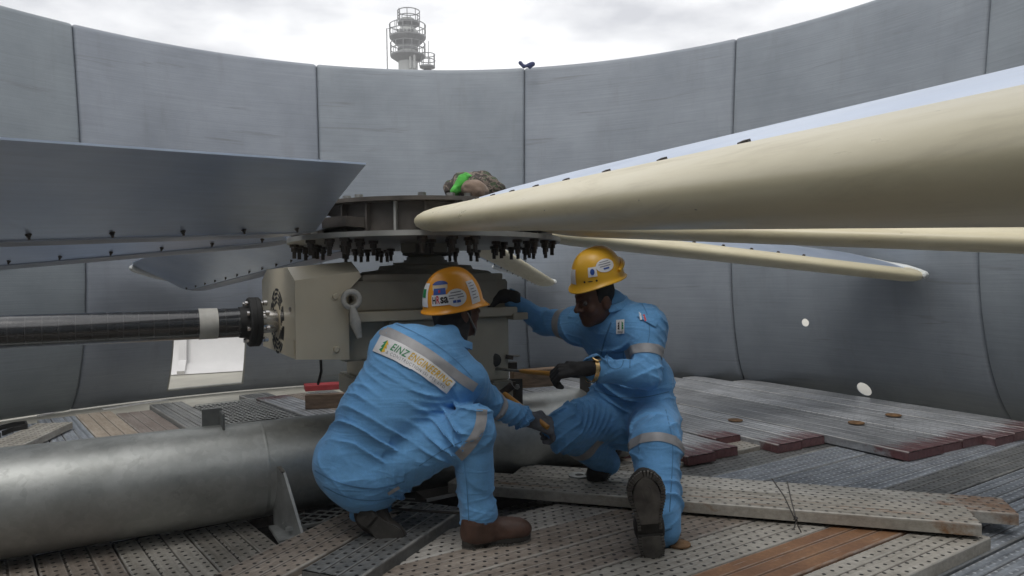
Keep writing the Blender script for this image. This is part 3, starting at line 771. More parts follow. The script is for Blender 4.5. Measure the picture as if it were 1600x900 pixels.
# front group (upper layer)
fr = [(1.35, 1.58, 'beige'), (1.58, 1.81, 'orange'), (1.81, 2.045, 'beige'), (2.045, 2.28, 'brown'), (2.28, 2.515, 'brown'), (2.515, 2.75, 'dusty_holes')]
MAT['dusty_holes'] = plank_mat('plank_grey_dusty', (0.20, 0.185, 0.165, 1), (0.38, 0.36, 0.33, 1), 0.6, 0.1)
e3 = lon(gnd(1590, 850, 0.1), A34)
for (l0, l1, mt) in fr:
    lc = (l0 + l1) / 2
    end = {1.35: e3, 1.58: 3.25, 1.81: 3.1, 2.045: 2.85, 2.28: 2.6, 2.515: 2.28}[l0]
    strips(A34, [(l0, l1)], -0.6, end, [mt], 0.10, 0.002)
# red ended planks on the right, lying on the grey ones
def redp(px, py, right_w=0.232, mt='galv_red'):
    p = gnd(px, py, 0.105); d = Vector((math.cos(AR), math.sin(AR), 0)); n = Vector((-d.y, d.x, 0))
    return lon(p, AR), lat(p, AR)
dR = Vector((math.cos(AR), math.sin(AR), 0)); nR = Vector((-dR.y, dR.x, 0)); hR = HUB.x * dR.x + HUB.y * dR.y; hRl = HUB.x * nR.x + HUB.y * nR.y
sB, lB = redp(1215, 694); sA, lA = redp(1440, 703); sC, lC = redp(1066, 691)
ends = []
l = lB
reds = [(lB - 0.235 * 5, lB - 0.235 * 4, sB - 0.5), (lB - 0.235 * 4, lB - 0.235 * 3, sB - 0.35), (lB - 0.235 * 3, lB - 0.235 * 2, sB - 0.05), (lB - 0.235 * 2, lB - 0.235, sB - 0.1), (lB - 0.235, lB, sB - 0.3),
        (lB, lB + 0.232, sB), (lB + 0.232, lB + 0.464, sB - 0.01), (lB + 0.467, lA + 0.232, sA), (lA + 0.232, lA + 0.464, sA - 0.02), (lA + 0.464, lA + 0.70, sA - 0.02), (lA + 0.70, lA + 0.93, sA + 0.05), (lA + 0.93, lA + 1.16, sA + 0.05), (lA + 1.16, lA + 1.39, sA)]
for (l0, l1, s) in reds:
    lc = (l0 + l1) / 2; rr = 4.45 ** 2 - (lc - hRl) ** 2
    if rr <= 0: continue
    far = hR - math.sqrt(rr)
    if s - far < 0.2: continue
    o = plank(dR * s + nR * lc, dR * far + nR * lc, l1 - l0 - 0.016, 0.105 + random.uniform(-0.006, 0.006), 'galv_red', floor, h=0.055, label='grey perforated plank with a red painted end')
# left planks running under the pipe
LT = [0.52 + 0.28 * k for k in range(-5, 10)]
lmats = ['galv', 'galv', 'galv', 'galv', 'galv', 'galv', 'dusty', 'dusty2', 'galv_dark', 'galv', 'dusty', 'galv_dark', 'brown', 'galv_dark']
def tperp(p): return p.x * 0.609 * 0 + 0
dL = Vector((math.cos(AL), math.sin(AL), 0)); nL = Vector((-dL.y, dL.x, 0)); hLs = HUB.x * dL.x + HUB.y * dL.y; hLl = HUB.x * nL.x + HUB.y * nL.y
def tube_s(lc):
    """where plank line lc crosses the tube axis"""
    # solve TUBE0 + u*TD == dL*s + nL*lc
    det = TD.x * (-dL.y) + dL.x * TD.y
    bx = nL.x * lc - TUBE0.x; by = nL.y * lc - TUBE0.y
    s = (TD.x * by - TD.y * bx) / det
    return -s if False else s
for k in range(len(LT) - 1):
    l0, l1 = LT[k], LT[k + 1]; lc = (l0 + l1) / 2
    rr = 4.0 ** 2 - (lc - hLl) ** 2
    if rr < 0.1: continue
    far = hLs - math.sqrt(rr) + [0.0, 0.03, 0.28, 0.22, 0.05][k % 5]; near = hLs + math.sqrt(rr)
    P = lambda s: dL * s + nL * lc
    # split at the pipe: back piece, front piece
    den = dL.x * TN.x + dL.y * TN.y
    sc_ = ((TUBE0 - nL * lc).dot(TN) - 0) / den
    if lc > 1.66 and lc < 2.2: b_far = sc_ - 0.9
    bmat = lmats[k % len(lmats)]
    zb = 0.05 + (0.03 if k in (8,) else 0)
    if not (1.64 < lc < 2.19): plank(P(far), P(sc_ - 0.03), 0.272, zb, bmat, floor)
    if lc < 1.1: plank(P(near), P(sc_ - 0.01), 0.272, 0.05, ['brown', 'beige', 'beige', 'brown'][k % 4], floor)
# plate with a red edge behind the pipe
pA, pB = gnd(395, 613, 0.1), gnd(485, 648, 0.1)
# loose boards lying on top ------------------------------------------------
def board(pxa, pxb, w, z, mt, label, zb=None, h=0.05, tilt=0.0, side=0.5):
    a, b = gnd(*pxa, z), gnd(*pxb, z if zb is None else zb)
    d = (b - a); d.z = 0; d.normalize(); n = Vector((-d.y, d.x, 0))
    return plank(a + n * w * side, b + n * w * side, w, z, mt, None, label, 'loose scaffold planks lying on the platform', h, tilt, zb, 'scaffold_plank', 'plank')
board((1534, 819), (700, 754), 0.235, 0.166, 'beige_rust', 'long rusty perforated plank laid across the front, nearest the camera', h=0.05, side=-0.5)
board((1592, 803), (800, 742), 0.235, 0.150, 'beige_end', 'perforated plank with orange rust at its right end, lying just behind the front one', h=0.05, side=-0.5, zb=0.150)
board((558, 905), (726, 793), 0.235, 0.148, 'galv_dark', 'grey zinc perforated plank slanting under the crouching worker', h=0.09, side=0.5)
board((374, 905), (584, 798), 0.24, 0.128, 'brown', 'brown perforated plank to the left of the grey slanting plank', h=0.06, side=-0.02)
a_, b_ = gnd(0, 712, 0.11), gnd(112, 660, 0.11)
plank(a_ + (a_ - b_).normalized() * 0.6 + Vector((-0.13, 0, 0)), b_ + Vector((-0.13, 0, 0)), 0.25, 0.11, 'beige', None, 'short beige perforated plank at the far left below a black strap', 'loose scaffold planks lying on the platform', name='scaffold_plank', cat='plank')
a_, b_ = gnd(400, 622, 0.11), gnd(492, 655, 0.11)
dd = (b_ - a_).normalized()
plank(a_ + nL * 0.14, b_ + dd * 0.4 + nL * 0.14, 0.28, 0.11, 'galv_red', None, 'grey plank with a dark red edge behind the pipe, beside the wire grating', 'loose scaffold planks lying on the platform', name='scaffold_plank', cat='plank')
# wire grating
g0 = gnd(305, 634, 0.085); gr = thing('wire_grating', 'welded wire grating laid behind the pipe at left', 'grating', tuple(g0))
m = MB(); m2 = MB(); L = 1.25; wd = 0.52
for k in range(15):
    o_ = nL * (wd * k / 14); m.tube([g0 + o_, g0 + o_ + dL * L], 0.0042, 5)
for k in range(19):
    o_ = dL * (L * k / 18); m2.tube([g0 + o_ + Vector((0, 0, 0.006)), g0 + o_ + nL * wd + Vector((0, 0, 0.006))], 0.0024, 5)
m.build('bearing_wire', 'zinc', gr)['kind'] = 'stuff'; m2.build('cross_wire', 'zinc', gr)['kind'] = 'stuff'
m = MB()
for k in (0, 1): m.bar(g0 + nL * (wd * k) - Vector((0, 0, 0.02)), g0 + nL * (wd * k) + dL * L - Vector((0, 0, 0.005)), 0.012, 0.02)
m.build('edge_bar', 'zinc', gr)
# expanded metal under the pipe
def expanded(p0, d, n, L, w, label):
    e = thing('expanded_mesh', label, 'mesh panel', tuple(p0), 'expanded metal sheets under the pipe'); m = MB(); cu, cv = 0.075, 0.034
    for i in range(int(L / cu)):
        for j in range(int(w / cv)):
            o_ = p0 + d * (cu * (i + 0.5 * (j % 2))) + n * (cv * j)
            q = o_ + d * (cu / 2) + n * cv; r_ = o_ + d * cu
            m.bar(o_, q, 0.007, 0.004); m.bar(r_, q, 0.007, 0.004)
    m.build('strand', 'zinc', e)['kind'] = 'stuff'
    m = MB(); m.bar(p0 - n * 0.01, p0 + d * L - n * 0.01, 0.02, 0.012); m.build('edge_strip', 'zinc', e)
expanded(gnd(446, 826, 0.10), TD, TN, 0.62, 0.2, 'diamond mesh sheet under the pipe, left of the crouching worker')
expanded(gnd(772, 733, 0.14), TD, TN, 0.45, 0.17, 'diamond mesh sheet under the pipe, between the two workers')
# rusty discs, wires, timber
def disc(px, py, z, r, label, grp='rusty cover discs on the planks'):
    p = gnd(px, py, z); t = thing('cover_disc', label, 'disc', tuple(p), grp)
    MB().lathe(p, (0, 0, 1), [(0.001, 0), (r, 0), (r, 0.006), (r * 0.85, 0.009), (r * 0.5, 0.009), (r * 0.4, 0.013), (0.001, 0.014)], 24).build('plate', 'rust', t, 40)
disc(1338, 661, 0.109, 0.055, 'round rusty disc on the red ended planks, below the lower wall hole')
disc(1149, 657, 0.109, 0.052, 'round orange disc on the grey planks right of the kneeling worker')
disc(1396, 649, 0.109, 0.055, 'round brown disc close to the wall foot, farthest right')
disc(1060, 851, 0.103, 0.048, 'round rusty disc beside the upturned boot sole')
p = gnd(905, 744, 0.16); t = thing('washer', 'flat worn steel washer lying on the front plank before the kneeling worker', 'washer', tuple(p))
MB().lathe(p, (0, 0, 1), [(0.022, 0), (0.055, 0), (0.055, 0.008), (0.022, 0.008), (0.022, 0)], 24).build('ring', 'zinc', t, 40)
MB().tube([p + Vector((0.03, 0, 0.012)), p + Vector((0.13, -0.01, 0.01))], 0.006, 6).build('pin', 'zinc', t)
# tie wire on the front plank
p = gnd(1243, 815, 0.157); t = thing('tie_wire', 'thin twisted tie wire bound round the front plank', 'wire', tuple(p))
pts1 = [at(1206, 748, p.y + 0.13), at(1225, 775, p.y + 0.07), p + Vector((0, 0, 0.004)), at(1252, 832, p.y - 0.012)]
pts2 = [at(1230, 752, p.y + 0.13), at(1236, 780, p.y + 0.08), p + Vector((0.004, 0, 0.005)), at(1240, 828, p.y - 0.012)]
MB().tube(pts1, 0.0028, 6).tube(pts2, 0.0028, 6).build('strand', 'wire', t)
MB().tube([p + Vector((0.008 * math.cos(a * 1.1), 0.008 * math.sin(a * 1.1), 0.004 + 0.002 * a)) for a in range(10)], 0.003, 6).build('knot', 'wire', t)
# rods by the crouching worker
p = gnd(660, 797, 0.155); t = thing('steel_rod', 'thin dark rod lying across the grey plank between the feet of the crouching worker', 'rod', tuple(p))
MB().tube([at(598, 793, 3.12), at(650, 798, 3.1), at(722, 802, 3.08)], 0.006, 8).build('bar', 'bolt', t, 40)
MB().tube([at(604, 797, 3.11), at(722, 799, 3.10)], 0.004, 8).build('bar', 'bolt_bright', t, 40)
# black strap at far left
p = gnd(20, 668, 0.112); t = thing('rubber_strap', 'loop of black rubber strap lying on the far left plank', 'strap', tuple(p))
pts = [gnd(0, 680, 0.13), gnd(-20, 678, 0.13), gnd(2, 668, 0.14), gnd(22, 663, 0.145), gnd(40, 661, 0.14), gnd(42, 666, 0.13), gnd(20, 671, 0.125), gnd(4, 677, 0.12)]
m = MB()
for a_, b_ in zip(pts, pts[1:]): m.bar(a_, b_, 0.012, 0.035)
m.build('band', 'black_rubber', t)
# timber and red block behind the crouching worker
def block(name, pa, pb, z, w, h, mt, label, cat):
    a, b = gnd(*pa, z), gnd(*pb, z); c = (a + b) / 2
    x = (b - a).normalized(); y = Vector((0, 0, 1)).cross(x)
    o = MB().box(c + Vector((0, 0, h / 2)) + y * w / 2, x, y, (0, 0, 1), (b - a).length, w, h).build(name, mt, None, None, 0.003)
    tag(o, label, cat); return o
block('timber_block', (477, 640), (560, 636), 0.112, 0.09, 0.115, 'wood_dark', 'brown timber block just left of the crouching worker, behind the pipe', 'timber')
o = block('red_channel', (477, 612), (570, 606), 0.112, 0.2, 0.05, 'red', 'red painted steel channel end behind the brown timber block', 'steel channel')

# ================================================================== TORQUE TUBE
tt = thing('torque_tube', 'large galvanised support pipe running diagonally under the gearbox', 'pipe', tuple(TUBE0))
def TP(u, n=0.0, z=0.0): return Vector((TUBE0.x, TUBE0.y, 0)) + TD * u + TN * n + Vector((0, 0, z))
MB().tube([TP(-3.3, 0, 0.29), TP(-0.75, 0, 0.29), TP(1.25, 0, 0.29)], TUR, 64).build('pipe', 'pipe', tt, 40)
MB().tube([TP(-0.862, 0, 0.29), TP(-0.855, 0, 0.29), TP(-0.848, 0, 0.29)], [TUR, TUR + 0.0015, TUR], 64, False).build('weld_bead', 'pipe', tt, 60)
# tall plate standing on the far side, and the ring web at its foot
u = -1.06
MB().box(TP(u, 0.05, 0.49), TD, TN, (0, 0, 1), 0.085, 0.012, 0.19).build('gusset_plate', 'zinc_dark', tt, None, 0.002)
MB().box(TP(u + 0.037, -0.013, 0.49), TD, TN, (0, 0, 1), 0.010, 0.112, 0.17).build('gusset_plate', 'zinc_dark', tt, None, 0.002)
vs = []
for i in range(7):
    for j in range(5):
        a = R(58 + 14 * j / 4 * 1.6); vs.append(TP(-0.93 + 0.16 * i / 6 + 0.02 * (j % 2), math.cos(a) * (TUR + 0.002), 0.29 + math.sin(a) * (TUR + 0.002)))
mesh_obj('tape_patch', vs, [(i * 5 + j, i * 5 + j + 1, (i + 1) * 5 + j + 1, (i + 1) * 5 + j) for i in range(6) for j in range(4)], 'tape', tt, smooth=True)
# triangular foot bracket on the near side
pu = (gnd(450, 832, 0.06) - TP(0)).dot(TD)
n0 = -TUR - 0.25
BV = -TN * math.cos(R(13)) + TD * math.sin(R(13))
def BP(o, z): return TP(pu - 0.04, -0.17, z) + BV * o
poly = [BP(0, 0.07), BP(0.285, 0.07), BP(0.285, 0.09), BP(0.115, 0.325), BP(0.09, 0.34), BP(0, 0.34)]
MB().prism(poly, TD * 0.012).build('foot_bracket', 'zinc', tt)
MB().bar(BP(0.075, 0.345), BP(0.115, 0.328), 0.016, 0.006).build('bracket_cap', 'bolt_bright', tt)
MB().box(TP(pu + 0.006, -0.3, 0.066), TD, TN, (0, 0, 1), 0.14, 0.22, 0.012).build('foot_plate', 'zinc', tt)
# plate by the kneeling worker's hand, end cap
u2 = 0.97
MB().box(TP(u2, -0.06, 0.55), TD, TN, (0, 0, 1), 0.012, 0.10, 0.13).build('gusset_plate', 'steel_dark', tt, None, 0.002)
MB().box(TP(-0.3, 0.0, 0.06), TD, TN, (0, 0, 1), 0.4, 0.42, 0.03).build('base_plate', 'steel_dark', tt)

# ================================================================== GEARBOX
gb = thing('gearbox', 'olive grey right-angle gearbox with a cream guard box under the fan hub', 'gearbox', (TUBE0.x, TUBE0.y, 0.5))
X, Yv, Zv = TD, TN, Vector((0, 0, 1))
def gbox(name, u0, u1, n0, n1, z0, z1, mt, bev=0.008):
    return MB().box(TP((u0 + u1) / 2, (n0 + n1) / 2, (z0 + z1) / 2), X, Yv, Zv, u1 - u0, n1 - n0, z1 - z0).build(name, mt, gb, None, bev)
gbox('lower_housing', -0.33, 0.30, -0.36, 0.36, 0.66, 0.985, 'gear'); gbox('input_housing', -0.53, -0.332, -0.30, 0.30, 0.80, 0.985, 'gear')
gbox('split_flange', -0.525, 0.33, -0.40, 0.40, 0.985, 1.03, 'gear', 0.004)
gbox('upper_housing', -0.53, 0.30, -0.355, 0.355, 1.03, 1.17, 'gear_dark')
# top cover with bosses
m = MB(); m.lathe(TP(0), Zv, [(0.36, 1.165), (0.36, 1.195), (0.33, 1.215), (0.25, 1.225), (0.24, 1.245), (0.17, 1.25), (0.17, 1.262), (0.02, 1.262)], 48); m.build('top_cover', 'gear_dark', gb, 30)
gbox('top_plate', -0.45, 0.28, -0.34, 0.34, 1.17, 1.2, 'gear_dark', 0.004)
for k in range(10):
    a = 2 * math.pi * k / 10 + 0.1; p = TP(0) + Vector((0.31 * math.cos(a), 0.31 * math.sin(a), 1.205))
    if k == 0: cb = MB().lathe((0, 0, 0), Zv, [(0.018, 0), (0.018, 0.022), (0.001, 0.023)], 6).build('cover_bolt', 'gear_dark', gb); cb.location = p - ORG[gb.name]
    else: inst(cb, p - ORG[gb.name])
for s_, u in ((0, -0.42), (1, -0.25), (2, -0.05), (3, 0.12), (4, 0.27)):
    p = TP(u, -0.38, 1.03)
    if s_ == 0: fb = MB().lathe((0, 0, -0.06), Zv, [(0.012, 0), (0.02, 0.012), (0.02, 0.06), (0.017, 0.06), (0.017, 0.08), (0.001, 0.081)], 6).build('flange_bolt', 'gear', gb); fb.location = p - ORG[gb.name]
    else: inst(fb, p - ORG[gb.name])
# feet and cross beam on the pipe
gbox('foot', -0.36, -0.27, -0.42, 0.42, 0.56, 0.665, 'gear_dark'); gbox('foot', 0.18, 0.29, -0.42, 0.42, 0.56, 0.665, 'gear_dark')
gbox('saddle_beam', -0.36, 0.42, -0.2, -0.12, 0.44, 0.558, 'steel_dark', 0.003); gbox('saddle_beam', -0.36, 0.42, 0.12, 0.2, 0.44, 0.558, 'steel_dark', 0.003)
gbox('side_lug', 0.30, 0.385, -0.41, -0.32, 0.965, 1.0, 'gear', 0.003)
# guard box with sloped top, concentric slots in its end
gu0, gu1 = -0.765, -0.53; gn = 0.385
poly = [TP(gu0, -gn, 0.835), TP(gu0, -gn, 1.175), TP(gu0, -gn + 0.03, 1.19), TP(gu0, gn - 0.03, 1.19), TP(gu0, gn, 1.175), TP(gu0, gn, 0.835)]
m = MB()
w0 = [TP(gu0, -gn, 0.835), TP(gu1, -gn, 0.82), TP(gu1 + 0.0, -gn, 1.13), TP(gu1 + 0.06, -gn, 1.19), TP(gu1 + 0.05, -gn, 1.215), TP(gu0, -gn, 1.178)]
m.prism(w0, Yv * 0.012)
w1 = [p + Yv * (2 * gn - 0.012) for p in w0]; m.prism(w1, Yv * 0.012)
# roof: slopes up from the near and far walls to a raised middle
def gp(u, n, z): return TP(u, n, z)
m.add([gp(gu0, -gn, 1.178), gp(gu1 + 0.05, -gn, 1.215), gp(gu1 + 0.05, -gn + 0.12, 1.262), gp(gu0, -gn + 0.14, 1.235), gp(gu0, gn - 0.14, 1.235), gp(gu1 + 0.05, gn - 0.12, 1.262), gp(gu1 + 0.05, gn, 1.215), gp(gu0, gn, 1.178)],
      [(0, 1, 2, 3), (3, 2, 5, 4), (4, 5, 6, 7), (1, 6, 5, 2)])
m.build('guard_box', 'guard', gb, None, 0.0)
m = MB(); m.prism([gp(gu0, -gn + 0.012, 0.835), gp(gu0, gn - 0.012, 0.835), gp(gu0, gn - 0.001, 1.178), gp(gu0, gn - 0.14, 1.234), gp(gu0, -gn + 0.14, 1.234), gp(gu0, -gn + 0.001, 1.178)], TD * 0.01); m.build('guard_end', 'guard', gb)
m = MB(); m.add([gp(gu0, -gn, 0.836), gp(gu1, -gn, 0.821), gp(gu1, gn, 0.821), gp(gu0, gn, 0.836)], [(0, 1, 2, 3)]); m.build('guard_floor', 'guard', gb)
ZS = 0.985
for ri, r in enumerate((0.085, 0.105, 0.125, 0.145)):
    n_ = 7 + ri
    for k in range(n_):
        a0 = 2 * math.pi * k / n_ + ri * 0.25; a1 = a0 + 2 * math.pi / n_ * 0.72; m = MB(); vs = []
        for q in range(5):
            a = a0 + (a1 - a0) * q / 4
            for rr in (r, r + 0.011):
                vs.append(TP(gu0 - 0.0025, rr * math.cos(a), ZS + rr * math.sin(a)))
        m.prism([vs[2 * q] for q in range(5)] + [vs[2 * q + 1] for q in range(4, -1, -1)], TD * 0.002); m.build('vent_slot', 'p_black', gb)
MB().box(TP(gu0 - 0.003, -0.27, 0.885), TD, TN, Zv, 0.004, 0.2, 0.07).build('cover_plate', 'guard', gb, None, 0.001)
for (u, z) in ((-0.59, 1.105), (-0.59, 0.87)):
    MB().lathe(TP(u, -gn, z), -TN, [(0.014, 0), (0.014, 0.01), (0.011, 0.014), (0.001, 0.015)], 10).build('guard_screw', 'guard', gb, 40)
MB().lathe(TP(gu0, -0.3, 1.05), -TD, [(0.01, 0), (0.01, 0.008), (0.001, 0.009)], 8).build('guard_screw', 'bolt_bright', gb)
# lifting eye with plastic wrap
def on_face(px, py, n):
    d = ray(px, py); o_ = Vector((0, 0, HC)); k = (Vector((TUBE0.x, TUBE0.y, 0)) + TN * n - Vector((0, 0, 0))).dot(TN) / d.dot(TN)
    return o_ + d * k
ec = on_face(549, 468, -0.43)
pts = [ec + (X * math.cos(a) + Zv * math.sin(a)) * 0.036 for a in [2 * math.pi * k / 20 for k in range(21)]]
MB().tube(pts, 0.012, 10, False).build('lifting_eye', 'plastic', gb, 60)
MB().lathe(ec + Yv * 0.01, Yv, [(0.018, 0), (0.018, 0.09), (0.0, 0.09)], 16).build('eye_boss', 'gear', gb, 40)
m = MB(); m.tube([ec + Zv * -0.03 - Yv * 0.012, ec + Zv * -0.1 - Yv * 0.012 + X * 0.012, ec + Zv * -0.17 - Yv * 0.014 + X * 0.03], [0.012, 0.026, 0.012], 9); m.build('plastic_tail', 'plastic', gb, 60)
# output shaft
MB().lathe(TP(0), Zv, [(0.115, 1.262), (0.115, 1.275), (0.10, 1.275), (0.10, 1.29), (0.085, 1.295), (0.085, 1.33), (0.01, 1.33)], 40).build('output_shaft', 'gear_dark', gb, 30)
# cable dropping from the guard
MB().tube([at(501, 560, 3.25), at(502, 580, 3.27), at(497, 600, 3.35)], 0.006, 8).build('cable', 'black_rubber', gb, 40)
# clamp and jacking bracket at the right of the gearbox
cl = thing('jacking_clamp', 'dark steel clamp bracket with screw rod on the pipe between the workers', 'clamp', tuple(at(800, 640, 3.72)))
c0 = at(790, 606, 3.7)
ax = Vector((1, 0.0, 0)); ay = Vector((0, 1, 0))
def cbx(px0, px1, py0, py1, Y, th, mt, name):
    a, b = at(px0, py0, Y), at(px1, py1, Y); c = (a + b) / 2
    MB().box(c, ax, ay, Zv, abs(b.x - a.x), th, abs(a.z - b.z)).build(name, mt, cl, None, 0.002)
cbx(779, 794, 573, 612, 3.72, 0.06, 'steel_dark', 'post'); cbx(794, 817, 592, 640, 3.70, 0.012, 'steel_dark', 'jaw_plate'); cbx(768, 808, 566, 577, 3.71, 0.05, 'bolt', 'cross_bar')
cbx(762, 780, 556, 568, 3.71, 0.05, 'bolt', 'jaw_block'); cbx(798, 806, 596, 628, 3.68, 0.03, 'bolt', 'rib')
MB().lathe(at(808, 604, 3.68), -ay, [(0.014, 0), (0.014, 0.018), (0.001, 0.019)], 6).build('nut', 'bolt_bright', cl)
MB().tube([at(764, 556, 3.7), at(812, 556, 3.7)], 0.006, 8).build('screw_rod', 'bolt_bright', cl, 40)
MB().lathe(at(773, 562, 3.66), -ay, [(0.03, 0), (0.034, 0.008), (0.034, 0.02), (0.02, 0.024), (0.001, 0.024)], 16).build('hand_wheel', 'steel_dark', cl, 40)
MB().tube([at(787, 540, 3.7), at(787, 575, 3.7)], 0.003, 6).build('pin', 'bolt_bright', cl)
MB().bar(at(790, 557, 3.66), at(802, 559, 3.66), 0.02, 0.02).build('lever', 'bolt', cl)
# timber wedge on the pipe
o = MB().box(at(835, 590, 4.05) , (0.98, 0.2, 0.03), (-0.2, 0.98, 0), Zv, 0.26, 0.1, 0.095).build('timber_wedge', 'wood', None, None, 0.004)
tag(o, 'pale timber offcut lying on the pipe behind the yellow handled bar', 'timber')

# ================================================================== DRIVE SHAFT
ds = thing('drive_shaft', 'glossy black drive shaft with flange and grey tape running left from the guard', 'drive shaft', tuple(TP(-0.85, 0, ZS)))
MB().tube([TP(-3.3 + 0.1 * k, 0, ZS) for k in range(25)], 0.0685, 40).build('shaft_tube', 'shaft', ds, 40)
m = MB(); m.tube([TP(-1.115, 0, ZS), TP(-1.035, 0, ZS)], 0.0705, 40, False); m.build('tape_band', 'tape', ds, 40)
MB().lathe(TP(-0.90, 0, ZS), TD, [(0.072, -0.04), (0.076, 0.0), (0.112, 0.0), (0.116, 0.006), (0.116, 0.026), (0.112, 0.03), (0.05, 0.03)], 48).build('flange', 'black_rubber', ds, 30)
MB().lathe(TP(-0.845, 0, ZS), TD, [(0.04, -0.03), (0.112, -0.03), (0.116, -0.024), (0.116, -0.008), (0.11, -0.002), (0.045, 0.0)], 48).build('flange', 'black_rubber', ds, 30)
MB().lathe(TP(-0.845, 0, ZS), TD, [(0.055, 0.0), (0.055, 0.075), (0.045, 0.08), (0.045, 0.118), (0.02, 0.12)], 40).build('coupling_hub', 'chrome', ds, 30)
bp = None
for k in range(8):
    a = 2 * math.pi * k / 8 + 0.3; p = TP(-0.905, 0.092 * math.cos(a), ZS + 0.092 * math.sin(a))
    b = MB().lathe(p, TD, [(0.001, -0.012), (0.011, -0.011), (0.011, 0.0), (0.005, 0.0), (0.005, 0.07), (0.012, 0.072), (0.012, 0.088), (0.001, 0.09)], 6).build('flange_bolt', 'chrome', ds)

# ================================================================== FAN ROTOR
fr_ = thing('fan_rotor', 'seven bladed fan rotor with cream and silver blades bolted to a dark hub', 'fan', (HUBR.x, HUBR.y, 1.33)); fr_.rotation_euler = (-0.015, 0, 0)
HZ = Vector((HUBR.x, HUBR.y, 0))
MB().lathe(HZ, Zv, [(0.09, 1.355), (0.70, 1.355), (0.70, 1.378), (0.09, 1.378)], 84).build('lower_plate', 'plate_grey', fr_, 30)
MB().lathe(HZ, Zv, [(0.09, 1.515), (0.64, 1.515), (0.64, 1.533), (0.09, 1.533)], 84).build('upper_plate', 'hub_steel', fr_, 30)
MB().lathe(HZ, Zv, [(0.105, 1.295), (0.125, 1.30), (0.125, 1.356), (0.575, 1.379), (0.575, 1.514), (0.09, 1.514)], 56).build('hub_drum', 'hub_steel', fr_, 30)
MB().box(HZ + Vector((0, 0, 1.335)), (1, 0, 0), (0, 1, 0), Zv, 0.235, 0.235, 0.05).build('clamp_block', 'gear_dark', fr_, None, 0.004)
for k in range(28):
    a = 2 * math.pi * (k + 0.5) / 28; d = Vector((math.cos(a), math.sin(a), 0)); t_ = Vector((-d.y, d.x, 0))
    MB().box(HZ + d * 0.593 + Vector((0, 0, 1.4465)), d, t_, Zv, 0.03, 0.010, 0.135).build('rib', 'plate_grey' if k % 4 == 0 else 'hub_steel', fr_)
# one blade in its own frame: x along the span, y towards the leading edge, z up, origin on the fan axis at z=1.42
RT = 4.09; R0 = 0.62
up = [(-0.50, 0.232), (-0.40, 0.205), (-0.25, 0.164), (-0.10, 0.116), (0.0, 0.078)]          # top skin, TE to seam
lo = [(-0.50, 0.225), (-0.40, 0.182), (-0.25, 0.116), (-0.10, 0.038), (0.0, -0.010)]
nose_up = [(0.0, 0.083), (0.05, 0.079), (0.1, 0.069), (0.14, 0.054), (0.165, 0.039), (0.178, 0.024)]
nose_lo = [(0.18, 0.010), (0.172, -0.006), (0.15, -0.019), (0.11, -0.027), (0.05, -0.026), (0.0, -0.016)]
def droop(r): return -0.018 - 0.0758 * (r - R0)
def shape(r, y, z, nose=False):
    f = (r - R0) / (RT - R0); tw_ = 1.0
    e = max(0.0, (r - (RT - 0.30)) / 0.30)                      # rounded tip plan
    s = math.sqrt(max(0.0, 1 - e ** 3.2))
    e0 = max(0.0, (R0 + 0.3 - r) / 0.3)                         # rounded root of the nose
    y2 = -0.15 + (y + 0.15) * (0.10 + 0.90 * s)
    zm = lambda q: 0.072 - 0.31 * q
    zz = zm(y2) + (z - zm(y)) * (0.35 + 0.65 * s)
    if nose and e0 > 0:
        s0 = math.sqrt(max(0.0, 1 - e0 ** 2)); y2 = -0.05 + (y2 + 0.05) * (0.35 + 0.65 * s0); zz = 0.03 + (zz - 0.03) * (0.12 + 0.88 * s0)
    return Vector((r, y2, 1.42 - 1.33 + droop(r) + zz))
def te_r0(y): return 0.0
stn = [R0 + 0.0] + [R0 + (RT - 0.30 - R0) * k / 20 for k in range(1, 21)] + [RT - 0.30 + 0.30 * q for q in (0.2, 0.4, 0.58, 0.74, 0.87, 0.95, 0.99, 1.0)]
def loft(secs_fn, sts, close=False):
    vs = []; fs = []; n = None
    for r in sts:
        row = secs_fn(r); n = len(row); vs += row
    for i in range(len(sts) - 1):
        for k in range(n if close else n - 1):
            k2 = (k + 1) % n; fs.append((i * n + k, i * n + k2, (i + 1) * n + k2, (i + 1) * n + k))
    return vs, fs, n
def local(name, vs, fs, mt, parent, smooth=None):
    me = bpy.data.meshes.new(name); me.from_pydata([tuple(v) for v in vs], [], fs)
    bm = bmesh.new(); bm.from_mesh(me); bmesh.ops.recalc_face_normals(bm, faces=bm.faces); bm.to_mesh(me); bm.free()
    if smooth: me.shade_smooth(); me.set_sharp_from_angle(angle=R(smooth))
    me.materials.append(MAT[mt]); return _obj(name, me, parent)
skin_sec = up + lo[::-1]
def skin_row(r):
    row = []
    for (y, z) in skin_sec:
        rr = r
        # root cut slants: trailing edge starts further out
        k = min(1.0, max(0.0, y / -0.5)); rr = r + max(0, (R0 + 0.95 - r)) / 0.95 * (0.10 + 0.15 * k) if r < R0 + 0.95 else r
        row.append(shape(rr, y, z))
    return row
vs, fs, n = loft(skin_row, stn, True); fs += [tuple(range(n))]
blade = local('blade', vs, fs, 'blade', fr_, 35)
def nose_row(r): return [shape(r, y, z, True) for (y, z) in nose_up + nose_lo]
stn2 = [R0 - 0.0, R0 + 0.003, R0 + 0.015, R0 + 0.05, R0 + 0.1, R0 + 0.17, R0 + 0.25, R0 + 0.32] + [R0 + 0.32 + (RT - 0.30 - R0 - 0.32) * k / 16 for k in range(1, 17)] + [RT - 0.30 + 0.30 * q for q in (0.2, 0.4, 0.58, 0.74, 0.87, 0.95, 0.985)]
vs, fs, n = loft(nose_row, stn2, True); fs += [tuple(range(n)), tuple(range(len(vs) - n, len(vs)))]
nose = local('leading_edge', vs, fs, 'cream', blade, 50)
